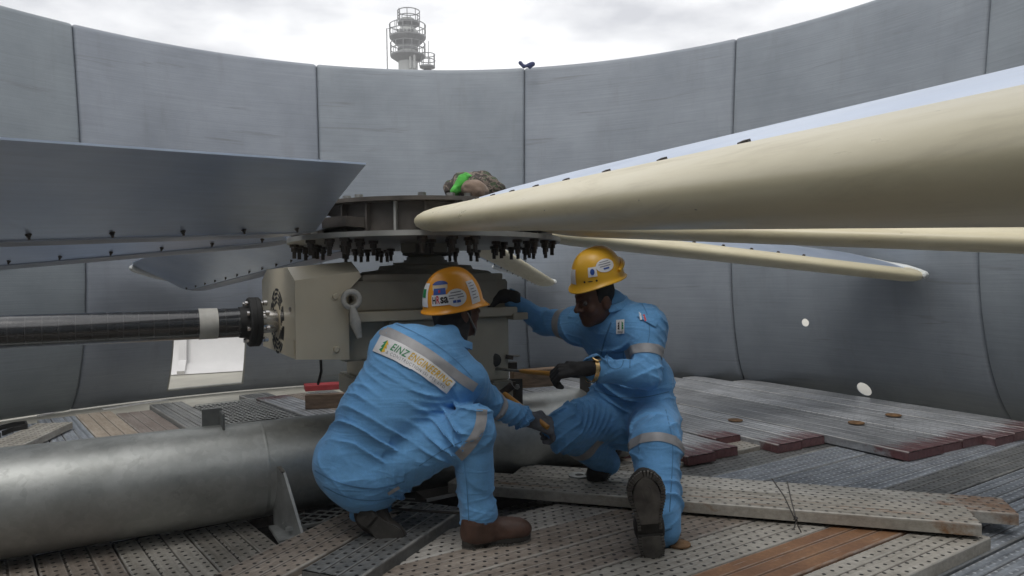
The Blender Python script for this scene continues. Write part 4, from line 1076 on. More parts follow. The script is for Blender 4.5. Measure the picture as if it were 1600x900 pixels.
# tip cap: pale rim following the rounded tip
tipst = [RT - 0.30 + 0.30 * q for q in (0.45, 0.58, 0.7, 0.8, 0.88, 0.94, 0.975, 0.995)]
pts_l = [shape(r, 0.178, 0.02) + Vector((0.004, 0.012, 0)) for r in tipst]; pts_t = [shape(r, -0.50, 0.2) + Vector((0.004, -0.006, 0)) for r in tipst]
m = MB(); m.tube(pts_l + [(pts_l[-1] + pts_t[-1]) / 2 + Vector((0.012, 0, 0))] + pts_t[::-1], [0.012] + [0.026] * (2 * len(tipst) - 1) + [0.012], 10)
tip = local('tip_cap', m.v, m.f, 'tip', blade, 60)
# dark root flange clamp
m = MB(); m.box((R0 - 0.06, -0.02, 0.094), (1, 0, 0), (0, 1, 0), Zv, 0.26, 0.30, 0.045); flg = local('root_clamp', m.v, m.f, 'hub_steel', blade)
m = MB(); m.lathe((0, 0, 0), Zv, [(0.001, -0.022), (0.006, -0.022), (0.006, -0.011), (0.0095, -0.010), (0.0095, -0.002), (0.014, -0.001), (0.014, 0.002), (0.001, 0.003)], 8)
blt = local('bolt', m.v, m.f, 'bolt', blade)
m = MB(); m.lathe((0, 0, 0), Zv, [(0.001, -0.002), (0.0145, -0.002), (0.0145, 0.002), (0.0095, 0.003), (0.0095, 0.010), (0.001, 0.011)], 6)
blt2 = local('bolt', m.v, m.f, 'bolt', blade)
bolts = []
for k in range(13):
    r = R0 + 0.22 + 0.255 * k
    for base, y, z, rx in ((blt, -0.03, 0.004, -20), (blt2, -0.035, 0.092, -19)):
        if base is blt2 and k > 8: continue
        b = base if k == 0 else base.copy()
        if k: C.objects.link(b); b.parent = blade
        b.scale = (0.75,) * 3 if base is blt else (1, 1, 1); b.location = shape(r, y, z); b.rotation_euler = (R(rx), 0, 0); bolts.append(b)
kids = [nose, tip, flg] + bolts
phis = [27.9 + 51.43 * k for k in range(7)]
for k, ph in enumerate(phis):
    b = blade if k == 0 else blade.copy()
    if k: C.objects.link(b); b.parent = fr_
    a = R(ph)
    # x -> span; y -> clockwise (leading edge) so the frame is mirrored: use a reflected span frame
    d = Vector((math.cos(a), math.sin(a), 0)); lead = Vector((math.sin(a), -math.cos(a), 0))
    mt = Matrix((d, lead, Zv)).transposed().to_4x4(); b.matrix_local = mt
    lst = kids if k == 0 else []
    if k:
        for ch in kids:
            c = ch.copy(); C.objects.link(c); c.parent = b; lst.append(c)
    if 120 < ph < 250:  # left blades: shaded cream shell painted blue-grey
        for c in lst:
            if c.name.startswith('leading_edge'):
                c.material_slots[0].link = 'OBJECT'; c.material_slots[0].material = MAT['le_shaded']
# hub bolts hanging below the lower plate and heads on the upper plate
m = MB(); m.lathe((0, 0, 0), Zv, [(0.001, -0.088), (0.0125, -0.088), (0.0125, -0.045), (0.021, -0.045), (0.021, -0.02), (0.03, -0.018), (0.03, 0.0), (0.0, 0.0)], 8)
hb = local('hub_bolt', m.v, m.f, 'bolt', fr_); m = MB(); m.lathe((0, 0, 0), Zv, [(0.03, 0), (0.03, 0.006), (0.019, 0.006), (0.019, 0.022), (0.001, 0.023)], 6)
ht = local('head_bolt', m.v, m.f, 'bolt_bright', fr_); first = True
for ph in phis:
    for (r, t) in ((0.655, -0.115), (0.655, 0.02), (0.655, 0.12), (0.56, -0.1), (0.56, 0.03), (0.56, 0.11), (0.42, -0.04), (0.42, 0.05)):
        a = R(ph) ; d = Vector((math.cos(a), math.sin(a), 0)); l_ = Vector((-d.y, d.x, 0)); p = d * r + l_ * t
        b = hb if first else inst(hb); b.scale = (0.78, 0.78, 0.8); b.location = p + Vector((0, 0, 1.355 - 1.33))
        if r < 0.6:
            h_ = ht if r == 0.56 and t == -0.1 and ph == phis[0] else inst(ht); h_.location = p + Vector((0, 0, 1.533 - 1.33))
        first = False

# cloth bundle on the hub, rag on the rim
cc = at(735, 292, 3.42); cb_ = thing('cloth_bundle', 'crumpled camouflage cloth bundle with a bright green strip on top of the hub', 'cloth', (cc.x, cc.y, 1.535))
def blob(pts, rads, amp, fr=14, seed=1):
    def fn(P):
        d = None
        for p, r in zip(pts, rads):
            e = ellip(P, p, ((1, 0, 0), (0, 1, 0), (0, 0, 1)), r); d = e if d is None else smin(d, e, 0.06)
        w = vnoise(P, fr, seed); w2 = vnoise(P, fr * 2.3, seed + 3)
        w3 = vnoise(P, fr * 4.1, seed + 5); return d + amp * (1 - 2.6 * np.abs(w)) * 0.9 + amp * (1 - 2 * np.abs(w2)) * 0.45 + amp * 0.2 * w3
    return fn
B = lambda px, py, Y=3.85: at(px, py + 2, Y - 0.42)
sdf_obj('camo_cloth', blob([B(722, 291), B(748, 288), B(772, 295)], [(.085, .08, .06), (.08, .09, .068), (.06, .06, .036)], 0.011), [B(690, 310), B(800, 260), B(735, 290, 3.7), B(735, 290, 4.0)], 0.04, 0.0055, 'camo', cb_)
sdf_obj('tan_cloth', blob([B(737, 294, 3.77), B(752, 297, 3.77)], [(.05, .05, .035), (.045, .05, .028)], 0.009, 16, 4), [B(712, 305, 3.65), B(775, 275, 3.85)], 0.04, 0.0055, 'rag_tan', cb_)
sdf_obj('green_strip', blob([B(712, 296, 3.77), B(722, 285, 3.775), B(733, 275, 3.82)], [(.022, .04, .02), (.022, .04, .022), (.03, .05, .014)], 0.007, 18, 6), [B(700, 310, 3.68), B(750, 262, 3.9)], 0.03, 0.006, 'rag_green', cb_)
rg = at(822, 101, 8.0); rr_ = thing('blue_rag', 'small dark blue rag hooked over the top rim of the wall', 'rag', tuple(rg))
Bq = lambda px, py: at(px, py, 8.0)
sdf_obj('cloth', lambda P: smin(smin(capsule(P, Bq(813, 98), Bq(818, 104), .022, .018), capsule(P, Bq(818, 104), Bq(832, 100), .02, .022), .02), capsule(P, Bq(832, 100), Bq(828, 106), .02, .012), .02) + 0.006 * vnoise(P, 22), [Bq(813, 96), Bq(834, 108)], 0.06, 0.009, 'rag_blue', rr_)

# ================================================================== PEOPLE
def N3(v): return Vector(v).normalized()
def wrinkle(t, L, P, lam, amp, seed, joint=None):
    """folds across a limb: narrow slanted ridges along t, warped and broken up; deeper towards the joints"""
    tot = 0
    for j in range(2):
        rs = np.random.RandomState(int(seed * 10) + 31 * j); q = rs.randn(3); q = (q / np.linalg.norm(q) * (0.75 + 0.25 * j)).astype(np.float32)
        lm = lam * (1.25, 0.8)[j]
        w = vnoise(P, 4.5, seed + 9 * j) * 0.8 + vnoise(P, 12.0, seed + 1 + 9 * j) * 0.12
        ph = t * L / lm + w + (P @ q) / lm
        fr_c = ph - np.floor(ph); s = np.where(fr_c < 0.68, fr_c / 0.68, (1 - fr_c) / 0.32); s = s ** 3.8
        g = np.clip(vnoise(P, 6.0, seed + 2 + 9 * j) * 1.8 + 0.3, 0, 1)
        tot = tot + s * g * (1.0, 0.55)[j]
    if joint is not None:
        e = np.exp(-((t - joint) / 0.3) ** 2) if joint >= 0 else np.maximum(np.exp(-(t / 0.25) ** 2), np.exp(-((t - 1) / 0.25) ** 2))
        tot = tot * (0.4 + 0.8 * e)
    return 2.1 * amp * tot
class Suit:
    """smooth union of limbs for coverall and for the body inside it"""
    def __init__(s): s.it = []
    def limb(s, a, b, r1, r2, k=0.04, wr=None, tagn=''): s.it.append(('c', a, b, r1, r2, k, wr, tagn)); return s
    def blob(s, c, axes, rad, k=0.06, wr=None, tagn=''): s.it.append(('e', c, axes, rad, None, k, wr, tagn)); return s
    def fn(s, shrink=0.0, wr_on=True):
        def f(P):
            D = np.full(len(P), 0.6, np.float32)
            for i, (typ, a, b, r1, r2, k, wr, tg) in enumerate(s.it):
                if typ == 'c': A_, B_ = np.array([list(a), list(b)]), max(r1, r2)
                else: A_, B_ = np.array([list(a)]), max(r1)
                mg = B_ + k + 0.07
                m = ((P > A_.min(0) - mg) & (P < A_.max(0) + mg)).all(1)
                Q = P[m]
                if not len(Q): continue
                if typ == 'c':
                    e, t = capsule(Q, a, b, r1 - shrink, r2 - shrink, True); L = (Vector(b) - Vector(a)).length
                    if wr and wr_on:
                        nr = np.abs(e) < 0.05; e[nr] -= wrinkle(t[nr], L, Q[nr], wr[0], wr[1], i + 1.7, wr[2] if len(wr) > 2 else -1)
                else:
                    e = ellip(Q, a, b, [x - shrink for x in r1])
                    if wr and wr_on:
                        ax = np.array(list(Vector(wr[2]).normalized()), np.float32); t = (Q - np.array(a, np.float32)) @ ax
                        nr = np.abs(e) < 0.05; e[nr] -= wrinkle(t[nr], 1.0, Q[nr], wr[0], wr[1], i + 1.7)
                D[m] = smin(D[m], e, k)
            if wr_on:
                m = np.abs(D) < 0.05; Q = P[m]
                D[m] += -0.008 * vnoise(Q, 7, 9) - 0.003 * vnoise(Q, 19, 5)
            return D
        return f
    def pts(s):
        r = []
        for (typ, a, b, r1, r2, k, wr, tg) in s.it:
            if typ == 'c': r += [Vector(a), Vector(b)]
            else:
                m_ = max(r1); r += [Vector(a) + Vector((m_, m_, m_)) * 0.8, Vector(a) - Vector((m_, m_, m_)) * 0.8]
        return r
def frame_of(up, front):
    u = N3(up); f = Vector(front); f = (f - u * f.dot(u)).normalized(); l = u.cross(f); return l, f, u   # left, front, up
def head_sdf(c, l, f, u, beard=0.0):
    c = Vector(c); q = lambda x, y, z: c + l * x + f * y + u * z
    def fn(P):
        d = ellip(P, q(0, -0.005, 0.03), (l, f, u), (0.074, 0.094, 0.095))
        d = smin(d, ellip(P, q(0, 0.022, -0.055), (l, f, u), (0.056, 0.064, 0.065)), 0.035)
        d = smin(d, ellip(P, q(0, 0.058, -0.098), (l, f, u), (0.026, 0.024, 0.022)), 0.025)      # chin
        for s in (-1, 1):
            d = smin(d, ellip(P, q(s * 0.042, 0.058, -0.03), (l, f, u), (0.024, 0.022, 0.022)), 0.022)   # cheeks
            d = smin(d, capsule(P, q(s * 0.008, 0.088, 0.022), q(s * 0.05, 0.066, 0.026), 0.010, 0.008), 0.012)   # brow
            d = smin(d, ellip(P, q(s * 0.078, -0.012, -0.012), (l, f, u), (0.010, 0.022, 0.033)), 0.008)  # ears
        d = smin(d, capsule(P, q(0, 0.086, 0.014), q(0, 0.110, -0.026), 0.009, 0.013), 0.012)   # nose
        for s in (-1, 1): d = smin(d, ellip(P, q(s * 0.014, 0.094, -0.032), (l, f, u), (0.011, 0.012, 0.009)), 0.008)
        d = smin(d, ellip(P, q(0, 0.082, -0.058), (l, f, u), (0.025, 0.012, 0.007)), 0.006)   # lips
        d = smin(d, ellip(P, q(0, 0.080, -0.072), (l, f, u), (0.022, 0.012, 0.008)), 0.006)
        for s in (-1, 1):
            e = ellip(P, q(s * 0.032, 0.090, 0.004), (l, f, u), (0.018, 0.016, 0.011)); d = -smin(-d, e, 0.012)  # sockets
        return d
    return fn
def hand_sdf(w, dirn, palm, side, curls, thumb=(0.6, 0.3), sc=1.0):
    """glove: wrist w, direction to knuckles, palm normal (fingers curl towards it), side=+1 thumb on dirn x palm side"""
    d = N3(dirn); n = Vector(palm); n = (n - d * n.dot(d)).normalized(); s = d.cross(n) * side; w = Vector(w)
    parts = []; L = sc
    kn = [w + d * 0.088 * L + s * (0.031 - 0.021 * i) * L + n * (0.0 if i in (1, 2) else 0.004) for i in range(4)]
    for i in range(4): parts.append((w + d * 0.012 + s * (0.018 - 0.012 * i) * L, kn[i], 0.0155 * L, 0.0125 * L, 0.012))
    lens = [(0.042, 0.026, 0.021), (0.046, 0.029, 0.022), (0.043, 0.027, 0.021), (0.034, 0.021, 0.018)]
    for i in range(4):
        p = kn[i]; ang = 0
        for j in range(3):
            ang += curls[i][j] if isinstance(curls[i], (list, tuple)) else curls[i] * (0.75, 1.0, 0.7)[j]
            v = (d * math.cos(ang) + n * math.sin(ang) + s * (0.06 - 0.04 * i)).normalized(); q = p + v * lens[i][j] * L
            parts.append((p, q, (0.0115 - 0.001 * j) * L, (0.0108 - 0.001 * j) * L, 0.004)); p = q
    tb = w + d * 0.03 * L + s * 0.026 * L; v = (d * 0.55 + s * 0.75 + n * thumb[1]).normalized(); p1 = tb + v * 0.045 * L
    parts.append((tb, p1, 0.0165 * L, 0.0125 * L, 0.010)); v2 = (v + n * thumb[0] + d * 0.25 - s * 0.25).normalized(); p2 = p1 + v2 * 0.032 * L
    parts.append((p1, p2, 0.0125 * L, 0.0115 * L, 0.004)); v3 = (v2 + n * thumb[0] * 0.6 - s * 0.3).normalized(); parts.append((p2, p2 + v3 * 0.024 * L, 0.0115 * L, 0.0095 * L, 0.004))
    parts.append((w - d * 0.045, w + d * 0.02, 0.033 * L, 0.027 * L, 0.015))
    def fn(P):
        e = None
        for (a, b, r1, r2, k) in parts:
            c = capsule(P, a, b, r1, r2); e = c if e is None else smin(e, c, k)
        return e - 0.0012 * vnoise(P, 70, 2)
    P = [q for a, b, *_ in parts for q in (a, b)]
    return fn, P
def glove(person, mat, *a, **k):
    fn, P = hand_sdf(*a, **k); return sdf_obj('glove', fn, P, 0.03, 0.0042, mat, person)
def boot(person, heel, fwd, up, mat, high=0.13, L=0.30, w=0.105, tread=True):
    """heel = bottom of the heel; fwd to the toe along the sole; up = away from the sole"""
    f = N3(fwd); u = Vector(up); u = (u - f * u.dot(f)).normalized(); s = f.cross(u); h = Vector(heel)
    q = lambda x, y, z: h + f * x * L + s * y + u * z
    def fn(P):
        d = ellip(P, q(0.17, 0, 0.055), (f, s, u), (0.055, 0.042, 0.05))
        d = smin(d, ellip(P, q(0.5, 0.0, 0.055), (f, s, u), (0.10, 0.044, 0.05)), 0.05)
        d = smin(d, ellip(P, q(0.80, 0.003, 0.048), (f, s, u), (0.062, 0.049, 0.042)), 0.04)
        d = smin(d, capsule(P, q(0.26, 0, 0.07), q(0.24, 0, high), 0.048, 0.052), 0.05)
        d = smin(d, capsule(P, q(0.2, 0, 0.10), q(0.26, 0, 0.10), 0.05, 0.05), 0.03)
        d = np.maximum(d, -((P - np.array(list(q(0, 0, 0.022)), np.float32)) @ np.array(list(u), np.float32)))
        return d - 0.0016 * vnoise(P, 60, 3)
    b = sdf_obj('boot', fn, [q(0, -0.06, 0), q(1, 0.06, 0), q(0, 0.06, high), q(1, -0.06, high)], 0.05, 0.0065, mat, person)
    oc = [(0.0, 0.0), (0.01, 0.3), (0.06, 0.58), (0.15, 0.68), (0.28, 0.62), (0.42, 0.60), (0.55, 0.74), (0.68, 0.92), (0.78, 0.95), (0.88, 0.80), (0.955, 0.5), (0.995, 0.18)]
    outl = [(x, y * w / 2) for x, y in oc] + [(x, -y * w / 2 * 0.97) for x, y in oc[:0:-1]]
    m = MB(); m.prism([q(x, y, 0.010) for x, y in outl], u * 0.022); so = m.build('sole', 'sole', b, None, 0.003)
    m = MB(); m.prism([q(x, y * 0.98, 0.0) for x, y in outl if x < 0.29] , u * 0.011); m.build('heel_block', 'sole', b, None, 0.002)
    if tread:
        m = MB(); K = len(outl)
        m.prism([q(0.03 + x * 0.9, y * 0.70, -0.002) for x, y in outl if 0.30 < x], u * 0.012)
        m.prism([q(0.015 + x * 0.9, y * 0.74, -0.004) for x, y in outl if x < 0.29], u * 0.006)
        per = []
        for (p0, p1) in zip(outl, outl[1:] + outl[:1]):
            n_ = max(1, int(round(math.hypot((p1[0] - p0[0]) * L, p1[1] - p0[1]) / 0.0115)))
            per += [(p0[0] + (p1[0] - p0[0]) * i / n_, p0[1] + (p1[1] - p0[1]) * i / n_) for i in range(n_)]
        for x, y in per:
            if 0.27 < x < 0.32: continue
            tx = min(max(x, 0.1), 0.76); z = 0.003 if x > 0.3 else 0.0
            m.bar(q(x, y * 0.99, z), q(x + (tx - x) * 0.27, y * 0.74, z), 0.0072, 0.009, u)
        m.tube([q(0.77 + 0.075 * math.cos(a), 0.019 * math.sin(a), -0.002) for a in [2 * math.pi * k / 14 for k in range(15)]], 0.003, 6, False)
        m.build('tread', 'tread', b)
    return b
def helmet(person, c, l, f, u, mat, ra=0.118, rb=0.142, hh=0.145, peak=0.05, ridge=True):
    """c = centre of the rim plane"""
    c = Vector(c)
    def surf(az, el, off=0.0):
        """az from the front towards the left, el 0 rim .. pi/2 crown"""
        ce = math.cos(el) ** 0.8 if math.cos(el) > 0 else 0; se = math.sin(el)
        v = l * (ra * math.sin(az) * ce) + f * (rb * math.cos(az) * ce) + u * (hh * se)
        n = (l * (math.sin(az) * ce / ra) + f * (math.cos(az) * ce / rb) + u * (se / hh)).normalized()
        rd = 0.0
        if ridge:
            x = ra * math.sin(az) * ce; rd = 0.005 * math.exp(-(x / 0.022) ** 2) * min(1, el * 2)
        return c + v + n * (off + rd)
    vs = []; fs = []; K = 56; els = [R(a) for a in (0, 6, 14, 24, 34, 44, 54, 63, 71, 78, 84, 88)]
    for e in els:
        for k in range(K): vs.append(surf(2 * math.pi * k / K, e))
    vs.append(surf(0, math.pi / 2)); 
    for i in range(len(els) - 1):
        for k in range(K): k2 = (k + 1) % K; fs.append((i * K + k, i * K + k2, (i + 1) * K + k2, (i + 1) * K + k))
    t_ = len(vs) - 1; fs += [((len(els) - 1) * K + k, (len(els) - 1) * K + (k + 1) % K, t_) for k in range(K)]
    # brim: outer lip
    rows = [(0.006, -0.008), (0.012, -0.013), (0.012, -0.017), (0.0, -0.016), (-0.006, -0.004), (-0.008, 0.03)]
    b0 = len(vs)
    for (o_, dz) in rows:
        for k in range(K):
            az = 2 * math.pi * k / K; p = surf(az, 0); rad = (p - c).normalized()
            pk = max(0.0, math.cos(az)) ** 2.2
            ext = o_ + (peak * pk if o_ > 0 else 0) + (0.010 if o_ > 0.01 else 0) * 0
            vs.append(p + rad * ext + u * (dz - (0.022 * pk if o_ > 0 else 0)))
    for k in range(K): k2 = (k + 1) % K; fs.append((k, b0 + k, b0 + k2, k2))
    for i in range(len(rows) - 1):
        for k in range(K): k2 = (k + 1) % K; fs.append((b0 + i * K + k, b0 + (i + 1) * K + k, b0 + (i + 1) * K + k2, b0 + i * K + k2))
    o = mesh_obj('helmet', vs, fs, mat, person, smooth=True, auto=45)
    bm = bmesh.new(); bm.from_mesh(o.data); bmesh.ops.recalc_face_normals(bm, faces=bm.faces); bm.to_mesh(o.data); bm.free()
    return o, surf
def sticker(par, surf, az, el, w, h, mat, shape='rect', off=0.002, rot=0.0, name='sticker', rad=0.125):
    """patch on the helmet; w,h metres"""
    vs, fs = [], []
    def mp_(x, y):
        xr = x * math.cos(rot) - y * math.sin(rot); yr = x * math.sin(rot) + y * math.cos(rot)
        return surf(az + xr / (rad * max(0.25, math.cos(el))), el + yr / rad, off)
    if shape == 'rect':
        nu, nv = 8, 6
        for j in range(nv + 1):
            for i in range(nu + 1): vs.append(mp_(w * (i / nu - .5), h * (j / nv - .5)))
        fs = [(j * (nu + 1) + i, j * (nu + 1) + i + 1, (j + 1) * (nu + 1) + i + 1, (j + 1) * (nu + 1) + i) for j in range(nv) for i in range(nu)]
    else:
        K = 28; arc = 2 * math.pi if shape == 'oval' else math.pi; vs.append(mp_(0, 0))
        for r in (0.5, 1.0):
            for k in range(K): a = arc * k / (K if shape == 'oval' else K - 1); vs.append(mp_(w / 2 * r * math.cos(a), h / 2 * r * math.sin(a)))
        kk = range(K) if shape == 'oval' else range(K - 1)
        for k in kk: k2 = (k + 1) % K; fs.append((0, 1 + k, 1 + k2)); fs.append((1 + k, 1 + K + k, 1 + K + k2, 1 + k2))
    return mesh_obj(name, vs, fs, mat, par, smooth=True), mp_
def sticker_text(par, mp_, txt, x0, y0, w, h, mat, **kw):
    v, f = refine(*text_mesh(txt, **kw)); mesh_obj('lettering', [mp_(x0 + a * w, y0 + b * h) for a, b in v], [list(q) for q in f], mat, par)
def marks(par, mp_, rows, mat, h):
    vs, fs = [], []
    for (x, y, w) in rows:
        for i in range(5):
            for j in (0, 1): vs.append(mp_(x + w * i / 4, y + h * j))
        b = len(vs) - 10; fs += [(b + 2 * i, b + 2 * i + 2, b + 2 * i + 3, b + 2 * i + 1) for i in range(4)]
    mesh_obj('print', vs, fs, mat, par)
def ring_strip(person, suit, axis_a, axis_b, t0, t1, rmax, mat='strip', name='reflective_strip'):
    """a band of the suit's surface between two planes across a limb, lifted off it"""
    og = origin(person); a, b = Vector(axis_a), Vector(axis_b); d = (b - a).normalized(); L = (b - a).length
    bm = bmesh.new(); bm.from_mesh(suit.data)
    def keep(v):
        p = v.co + og; q = p - a; t = q.dot(d); return -0.03 < t - t0 * L and t - t1 * L < 0.03 and (q - d * t).length < rmax
    bmesh.ops.delete(bm, geom=[v for v in bm.verts if not keep(v)], context='VERTS')
    for tt, s in ((t0, -1), (t1, 1)):
        g = bm.verts[:] + bm.edges[:] + bm.faces[:]
        bmesh.ops.bisect_plane(bm, geom=g, plane_co=a + d * tt * L - og, plane_no=d * s, clear_outer=True)
    bm.normal_update()
    for v in bm.verts: v.co += v.normal * 0.003
    me = bpy.data.meshes.new(name); bm.to_mesh(me); bm.free(); me.shade_smooth(); me.materials.append(MAT[mat]); return _obj(name, me, suit)
def path_strip(person_suit, bvh, pts, wpx, mat='strip', n=40, name='reflective_strip', off=0.003):
    pts = [Vector((p[0], p[1])) for p in pts]; cum = [0]
    for _ in range(3):
        if len(pts) < 3: break
        pts = [pts[0]] + [q for a, b in zip(pts, pts[1:]) for q in (a.lerp(b, 0.25), a.lerp(b, 0.75))] + [pts[-1]]
    for p, q in zip(pts, pts[1:]): cum.append(cum[-1] + (q - p).length)
    def pos(t):
        s = t * cum[-1]
        for i in range(len(pts) - 1):
            if s <= cum[i + 1] + 1e-6: k = (s - cum[i]) / (cum[i + 1] - cum[i]); return pts[i].lerp(pts[i + 1], k), (pts[i + 1] - pts[i]).normalized()
        return pts[-1], (pts[-1] - pts[-2]).normalized()
    def fn(u, v):
        p, _ = pos(u); a, _ = pos(max(0, u - 0.04)); b, _ = pos(min(1, u + 0.04)); t = (b - a).normalized(); nn = Vector((-t.y, t.x)); q = p + nn * (v - 0.5) * wpx; return q.x, q.y
    return drape_px(name, bvh, fn, n, 4, mat, person_suit, off)

# ---- worker crouching with his back to the camera
A = at
w1 = thing('person', 'worker in blue coverall and orange helmet crouching with his back turned, white name patch', 'person', tuple(gnd(640, 835, 0.10)), 'workers in blue coveralls')
pel = A(562, 728, 2.97); waist = A(590, 657, 2.96); chest = A(655, 573, 3.0); nk = A(702, 530, 3.07)
spn = N3(chest - pel); rt = N3(A(742, 600, 2.97) - A(606, 530, 3.04)); rt = N3(rt - spn * rt.dot(spn) * 0.6); fw = N3(spn.cross(rt)) ; fw = fw if fw.y > 0 else -fw
shR = A(727, 594, 3.0); elR = A(766, 632, 3.14); wrR = A(814, 650, 3.27)
shL = A(617, 545, 3.08); elL = A(640, 600, 3.36); wrL = A(715, 618, 3.55)
hpR = A(607, 725, 2.98); knR = A(735, 673, 2.88); anR = A(747, 815, 2.93)
hpL = A(540, 728, 3.02); knL = A(632, 712, 3.42); anL = A(578, 788, 3.06)
s1 = Suit()
s1.blob(pel, (rt, spn, fw), (0.190, 0.15, 0.165), 0.06, (0.10, 0.006, spn))
s1.blob(A(553, 748, 2.96), (rt, spn, fw), (0.175, 0.11, 0.15), 0.05)
s1.blob(waist, (rt, spn, fw), (0.172, 0.18, 0.140), 0.07, (0.062, 0.010, spn))
s1.blob(A(630, 612, 2.98), (rt, spn, fw), (0.185, 0.16, 0.135), 0.07, (0.075, 0.009, spn))
s1.blob(chest, (rt, spn, fw), (0.212, 0.15, 0.125), 0.07, (0.12, 0.005, spn))
s1.limb(shL, A(690, 548, 3.04), 0.088, 0.078, 0.05); s1.limb(shR, A(692, 555, 3.04), 0.085, 0.08, 0.05)
s1.limb(A(692, 545, 3.05), A(702, 526, 3.075), 0.082, 0.070, 0.03)
s1.limb(shR, elR, 0.080, 0.060, 0.05, (0.05, 0.011)); s1.limb(elR, wrR, 0.058, 0.047, 0.025, (0.045, 0.010))
s1.limb(shL, elL, 0.082, 0.066, 0.05, (0.06, 0.008)); s1.limb(elL, wrL, 0.064, 0.05, 0.025, (0.05, 0.008))
s1.limb(hpR, knR, 0.125, 0.092, 0.045, (0.058, 0.013)); s1.limb(knR, anR, 0.086, 0.070, 0.03, (0.066, 0.010)); s1.limb(A(750, 800, 2.92), A(748, 818, 2.925), 0.070, 0.070, 0.03, (0.04, 0.006))
s1.limb(hpL, knL, 0.118, 0.088, 0.045, (0.07, 0.009)); s1.limb(knL, anL, 0.084, 0.068, 0.03, (0.06, 0.009))
s1.limb(A(565, 775, 3.0), A(556, 805, 3.0), 0.045, 0.03, 0.03)
cov1 = sdf_obj('coverall', s1.fn(), s1.pts(), 0.16, 0.0058, 'blue', w1)
hc1 = A(713, 486, 3.13); l1, f1, u1 = frame_of((-0.12, -0.16, 1.0), (0.80, 0.62, -0.1))
hs1 = head_sdf(hc1, l1, f1, u1); bf1 = s1.fn(0.03, False)
def body1(P): return smin(smin(bf1(P), hs1(P), 0.01), capsule(P, nk, hc1 - u1 * 0.05 - f1 * 0.02, 0.06, 0.056), 0.03)
sdf_obj('body', body1, s1.pts() + [hc1 + Vector((0, 0, 0.15))], 0.14, 0.0075, 'skin', w1)
def sc1(P):
    d = ellip(P, hc1 + u1 * 0.01 - f1 * 0.02, (l1, f1, u1), (0.082, 0.088, 0.10))
    d = smin(d, capsule(P, hc1 - u1 * 0.03 - f1 * 0.02, nk + Vector((0, 0, 0.0)), 0.07, 0.074), 0.03)
    cut = (P - np.array(list(hc1 + f1 * 0.028), np.float32)) @ np.array(list(f1), np.float32)
    return np.maximum(d, cut) - 0.004 * vnoise(P, 25, 4)
sdf_obj('head_scarf', sc1, [hc1, nk, hc1 + u1 * 0.1], 0.11, 0.007, 'scarf', w1)
hel1, sf1 = helmet(w1, A(708, 474, 3.125), l1, f1, u1, 'helmet_o', 0.120, 0.134, 0.152, 0.018)
def az_of(px_dir):  # azimuth whose outward normal points along a world direction
    return math.atan2(px_dir.dot(l1), px_dir.dot(f1))
azc = az_of(Vector((0.0, -1.0, 0))); azL = az_of(Vector((-0.62, -0.8, 0))); 
st, mp1 = sticker(hel1, sf1, az_of(Vector((-0.28, -1, 0))), R(16), 0.078, 0.037, 'white', off=0.0025)
sticker_text(st, lambda x, y: mp1(x, y) + (mp1(x, y) - hc1).normalized() * 0.0012, 'H', -0.034, -0.012, 0.015, 0.024, 'p_black', bold=0.03)
up_ = lambda x, y: mp1(x, y) + (mp1(x, y) - hc1).normalized() * 0.0012
sticker_text(st, up_, 'R', -0.016, -0.012, 0.015, 0.027, 'p_red', bold=0.03); sticker_text(st, up_, 'sa', 0.001, -0.012, 0.032, 0.022, 'p_black', bold=0.03)
st, mp2 = sticker(hel1, sf1, az_of(Vector((0.28, -1, 0))), R(17), 0.082, 0.062, 'white', 'oval', off=0.002)
up2 = lambda x, y: mp2(x, y) + (mp2(x, y) - hc1).normalized() * 0.0012
marks(st, up2, [(-0.022, 0.016, 0.044), (-0.03, 0.006, 0.058), (-0.03, -0.003, 0.02), (0.004, -0.003, 0.026)], 'p_grey', 0.0035); marks(st, up2, [(-0.016, -0.018, 0.013), (-0.001, -0.019, 0.015)], 'p_blue', 0.009)
st, mp3 = sticker(hel1, sf1, az_of(Vector((0.92, -0.6, 0))), R(20), 0.05, 0.085, 'white', off=0.002)
up3 = lambda x, y: mp3(x, y) + (mp3(x, y) - hc1).normalized() * 0.0012
marks(st, up3, [(-0.016, 0.03 - 0.011 * k, 0.02 + 0.008 * (k % 2)) for k in range(6)], 'p_grey', 0.003)
# round picture sticker: blue dome over a cream band and a blue base
azp = az_of(Vector((-0.30, -1, 0)))
sticker(hel1, sf1, azp, R(38), 0.062, 0.05, 'p_cream', 'oval', off=0.0022); sticker(hel1, sf1, azp, R(41.5), 0.062, 0.036, 'p_blue', 'half', off=0.0034)
sticker(hel1, sf1, azp, R(30), 0.05, 0.024, 'p_blue', off=0.0034); sticker(hel1, sf1, azp, R(30), 0.008, 0.010, 'p_red', off=0.0046)
sticker(hel1, sf1, az_of(Vector((-0.95, -0.62, 0))), R(25), 0.05, 0.085, 'white', off=0.002); sticker(hel1, sf1, az_of(Vector((-0.95, -0.62, 0))), R(27), 0.03, 0.03, 'p_green', off=0.0032)
